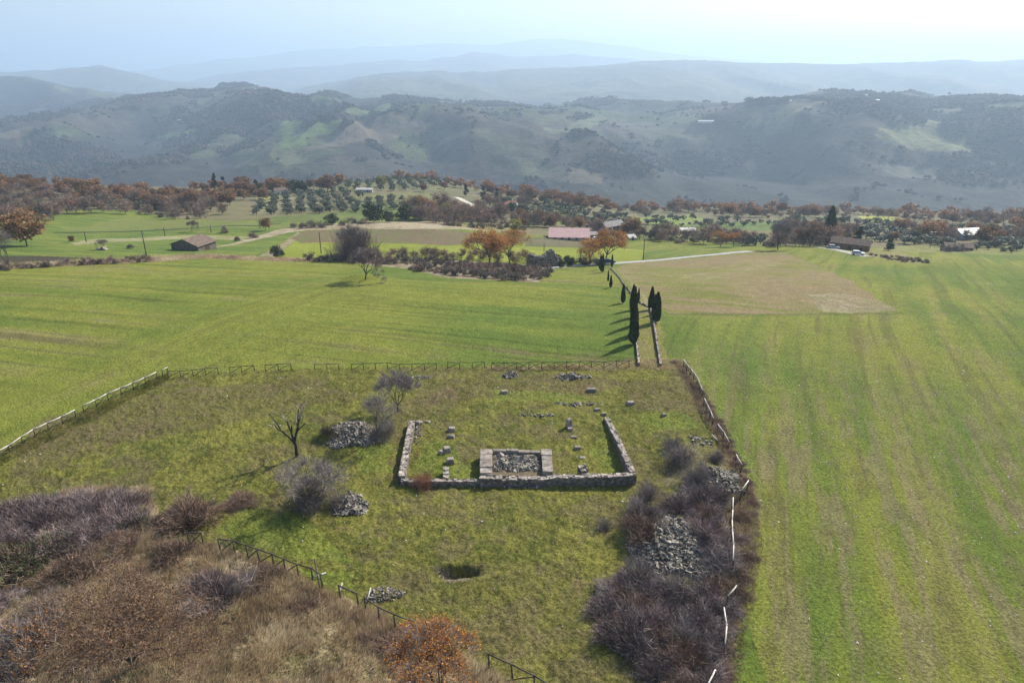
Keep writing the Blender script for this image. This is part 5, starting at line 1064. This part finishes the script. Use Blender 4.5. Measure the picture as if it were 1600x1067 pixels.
# skyline trees on the hills
def sky_trees(lst, meshes, name, lab, group, h, base, dmin=1500.0):
    for i, (a, b_) in enumerate(lst):
        p = hit(a, b_, dmin)
        if p is None: continue
        k = h / base * random.uniform(.85, 1.15); place(name, meshes[i % len(meshes)], (p[0], p[1], p[2] - 1), lab, 'tree', group, s=k)
sky_trees([(851, 172), (858, 172), (884, 171), (893, 171), (905, 170), (915, 173), (1012, 182), (1021, 182)], oPIN, 'umbrella_pine', 'umbrella pine standing on the ridge skyline right of the valley head', 'umbrella pines on the ridge', 19, 15)
sky_trees([(1168 + 4.5 * i, 163 + (i % 3)) for i in range(14)] + [(1230, 161)], oEVG, 'evergreen_tree', 'dark conifer in the clump on the right hill crest', 'conifers of the crest clump', 22, 8)
sky_trees([(1300 + 7 * i, 156 + (i % 2)) for i in range(17)] + [(1500 + 8 * i, 155) for i in range(12)], oEVG + oCON, 'evergreen_tree', 'dark tree along the right hill crest by the white houses', 'trees along the right crest', 13, 9)
sky_trees([(268 + 5 * i, 147) for i in range(7)] + [(315 + 9 * i, 148) for i in range(10)] + [(185 + 9 * i, 162 - i) for i in range(7)], oEVG + oOAK, 'crest_tree', 'dark tree on the crest of the left hill', 'trees along the left crest', 14, 9)

# ================================================================== woods on the far hills, grass: what nobody could count
def far_woods():
    global rng
    rng = np.random.default_rng(900); n = 220000; u = (rng.random(n) * 2 - 1) * .95; d = 1450 + 2600 * rng.random(n) ** .8; xx, yy = u * d, d
    hh1 = fbm(xx / 260, yy / 200, 5, 201); hh3 = fbm(xx / 700, yy / 500, 4, 203); den = sst(.56, .47, hh3 * .55 + hh1 * .45) * .9
    line = (np.abs(fbm(xx / 240, yy / 240, 3, 215) - .5) < .008) * .9
    k = rng.random(n) < np.maximum(den * (.35 + .65 * (fbm(xx / 120, yy / 120, 3, 211) > .42)), line)
    for W in HPW: k &= ~inpoly(xx, yy, W)
    k &= ~(fieldcell(xx, yy)[0] & (rng.random(n) > .04))
    zz_ = zgrid(xx, yy); z2 = zgrid(xx, yy - 25); k &= (zz_ - z2 > -8)          # only slopes that face this way or crests
    # keep what could be seen from about here
    xx, yy, zz_ = xx[k][:60000], yy[k][:60000], zz_[k][:60000]; n = len(xx); print('FARTREES', n)
    oc = np.array([(1,0,0),(0,1,0),(-1,0,0),(0,-1,0),(0,0,1),(.7,.7,.5),(-.7,.7,.5),(-.7,-.7,.5),(.7,-.7,.5)], float)
    F = np.array([(0,5,8),(1,6,5),(2,7,6),(3,8,7),(4,5,6),(4,6,7),(4,7,8),(4,8,5),(0,1,5),(1,2,6),(2,3,7),(3,0,8)])
    r = 3.0 + 4.5 * rng.random(n) ** 2; V = oc[None] * (.7 + .6 * rng.random((n, 9, 1))) * np.stack([r, r, r * 1.15], 1)[:, None]; V[:, :, 2] += (r * .5)[:, None]
    V += np.stack([xx, yy, zz_], 1)[:, None]; m = MB(); m.v.append(V.reshape(-1, 3)); m.t.append((F[None] + (np.arange(n) * 9)[:, None, None]).reshape(-1, 3)); m.tm.append(np.zeros(n * 12, int)); m.n = n * 9
    o = m.build('far_woods', simple('winter_woodland', [(.022,.026,.018), (.042,.035,.027), (.075,.050,.036)], .012, .95, .05, 0, coord='P', det=9, lo=.38, hi=.62)); tag(o, 'winter woods covering the hazy hills across the valley', 'woodland', None, 'stuff')
far_woods()
def grass_stuff(name, poly, n, h0, h1_, wd, mat, label, lean, seed, clump=None, kb=1, avoid=None, wind=(0, 0)):
    global rng
    rng = np.random.default_rng(seed); W = np.array([q for q in wpoly(poly)]); lo, hi = W.min(0), W.max(0); out = []
    tot = 0
    while tot < n:
        q = lo + rng.random((n * 2, 2)) * (hi - lo); q = q[inpoly(q[:, 0], q[:, 1], W)]
        q = q[np.abs(q[:, 0] / q[:, 1]) < .92]
        if clump: q = q[rng.random(len(q)) < clump(q[:, 0], q[:, 1])]
        if avoid is not None: q = q[~avoid(q[:, 0], q[:, 1])]
        out.append(q); tot += len(q)
    q = np.concatenate(out)[:n]; q = np.repeat(q, kb, axis=0) + (rng.normal(size=(n * kb, 2)) * .10 if kb > 1 else 0)
    A = np.stack([q[:, 0], q[:, 1], zgrid(q[:, 0], q[:, 1]) - .03], 1); hg = (h0 + (h1_ - h0) * rng.random(len(A)) ** 1.5) * (.6 + .8 * fbm(q[:, 0] / 2.5, q[:, 1] / 2.5, 3, seed))
    dr = rng.normal(size=(len(A), 3)) * lean + np.array([wind[0], wind[1], 1]); dr[:, :2] += (np.stack([fbm(q[:, 0] / 3, q[:, 1] / 3, 2, seed + 1), fbm(q[:, 0] / 3, q[:, 1] / 3, 2, seed + 2)], 1) - .5) * lean * 5
    dr /= np.linalg.norm(dr, axis=1)[:, None]
    m = MB(); m.blades(A, A + dr * hg[:, None], wd * (.6 + .8 * rng.random(len(A))))
    o = m.build(name, M[mat]); return tag(o, label, 'grass', None, 'stuff')
ru = np.array([FLt + [-.8, -.8], FRt + [.8, -.8], BRt + [.8, .3], BLt + [-.8, .3]])
wl_ = lambda a, b_: (inpoly(a, b_, np.array([FLt + [-.6, -.3], FRt + [.6, -.3], FRt + [-.6, .9], FLt + [.7, .9]])) | inpoly(a, b_, np.array([[PL[0] - .9, PL[1]], [PR[0] + .9, PR[1]], [PBR[0] + .9, PBR[1] + .4], [PBL[0] - .9, PBL[1] + .4]])))
grass_stuff('rough_grass', ENC, 60000, .08, .26, .045, 'blade', 'rough tussocky pasture grass inside the fences', .55, 801, kb=4, avoid=wl_, clump=lambda a, b_: .25 + .75 * (fbm(a / 1.1, b_ / 1.1, 3, 220) > .5))
grass_stuff('dry_grass', STRAW, 42000, .35, .95, .045, 'straw', 'long pale dry grass on the bank at the lower left', .35, 802, kb=4, wind=(.45, .25), clump=lambda a, b_: .15 + .85 * sst(.42, .6, fbm(a / 2.6, b_ / 2.6, 3, 231)))
grass_stuff('reddish_weeds', STRAW, 9000, .4, 1.0, .03, 'redgrass', 'reddish dry weed stems on the bank below the front fence', .3, 803, kb=5, wind=(.3, .2), clump=lambda a, b_: sst(.5, .62, fbm(a / 4, b_ / 4, 3, 241)) + .02)
grass_stuff('fence_line_weeds', [(1050, 560), (1075, 570), (1112, 632), (1136, 690), (1176, 760), (1192, 850), (1175, 950), (1150, 1080), (1110, 1080), (1130, 900), (1150, 760), (1126, 705), (1094, 645)], 6000, .2, .6, .035, 'redgrass', 'dry brown weeds along the right hand fence line', .5, 804, kb=4)
grass_stuff('field_strip_weeds', [(-60, 424), (0, 421), (120, 415), (235, 410), (320, 404), (420, 408), (560, 412), (560, 408), (430, 404), (330, 398), (235, 402), (120, 408), (-60, 416)], 7000, .4, 1.2, .09, 'straw', 'dry weeds along the far edge of the left field', .4, 805, kb=3)
grass_stuff('left_fence_weeds', [(-60, 735), (0, 706), (130, 645), (262, 582), (264, 594), (134, 662), (0, 728), (-60, 758)], 3500, .2, .6, .04, 'blade', 'rank weeds under the pale left fence', .5, 807, kb=4)
grass_stuff('avenue_weeds', [(985, 560), (1060, 560), (1066, 578), (940, 580), (760, 578), (760, 573), (940, 570)], 2500, .15, .5, .05, 'straw', 'dry tufts under the back fence near the avenue', .5, 806, kb=4)
# specks of stone lying on the fields
def specks(poly, n, sz, label, seed):
    global rng
    rng = np.random.default_rng(seed); W = np.array(wpoly(poly)); lo, hi = W.min(0), W.max(0); q = lo + rng.random((n * 4, 2)) * (hi - lo); q = q[inpoly(q[:, 0], q[:, 1], W)][:n]
    m = MB(); m.stones(np.stack([q[:, 0], q[:, 1], zgrid(q[:, 0], q[:, 1]) + .02], 1), sz * (.5 + rng.random(len(q)))); tag(m.build('field_stones', M['palestone']), label, 'stones', None, 'stuff')
specks([(1060, 600), (1600, 560), (1800, 1200), (1190, 1100), (1190, 800)], 420, .085, 'small pale stones strewn over the right field', 851)
specks([(0, 700), (262, 590), (980, 590), (1060, 600), (1120, 720), (900, 1067), (640, 960), (330, 830), (0, 780)], 260, .09, 'small pale stones strewn over the pasture', 852)
# ------------------------------------------------------------------ haze
def haze():
    x = 36000
    me = bpy.data.meshes.new('haze')
    vs = [(a, b, c) for a in (-x, x) for b in (-300, 33000) for c in (-420, 700)]
    fs = [(0,1,3,2),(4,6,7,5),(0,4,5,1),(2,3,7,6),(0,2,6,4),(1,5,7,3)]
    me.from_pydata(vs, [], fs); me.update()
    m = bpy.data.materials.new('haze_air'); m.use_nodes = True; n = m.node_tree; n.nodes.clear()
    o = n.nodes.new('ShaderNodeOutputMaterial'); v = n.nodes.new('ShaderNodeVolumePrincipled')
    v.inputs['Color'].default_value = (0.60, 0.78, 1.0, 1); v.inputs['Density'].default_value = 1.62e-4
    v.inputs['Anisotropy'].default_value = 0.28
    n.links.new(v.outputs[0], o.inputs['Volume']); me.materials.append(m)
    ob = bpy.data.objects.new('haze', me); C.objects.link(ob); ob['kind'] = 'stuff'; ob['label'] = 'pale blue haze filling the air between the hills'
haze()
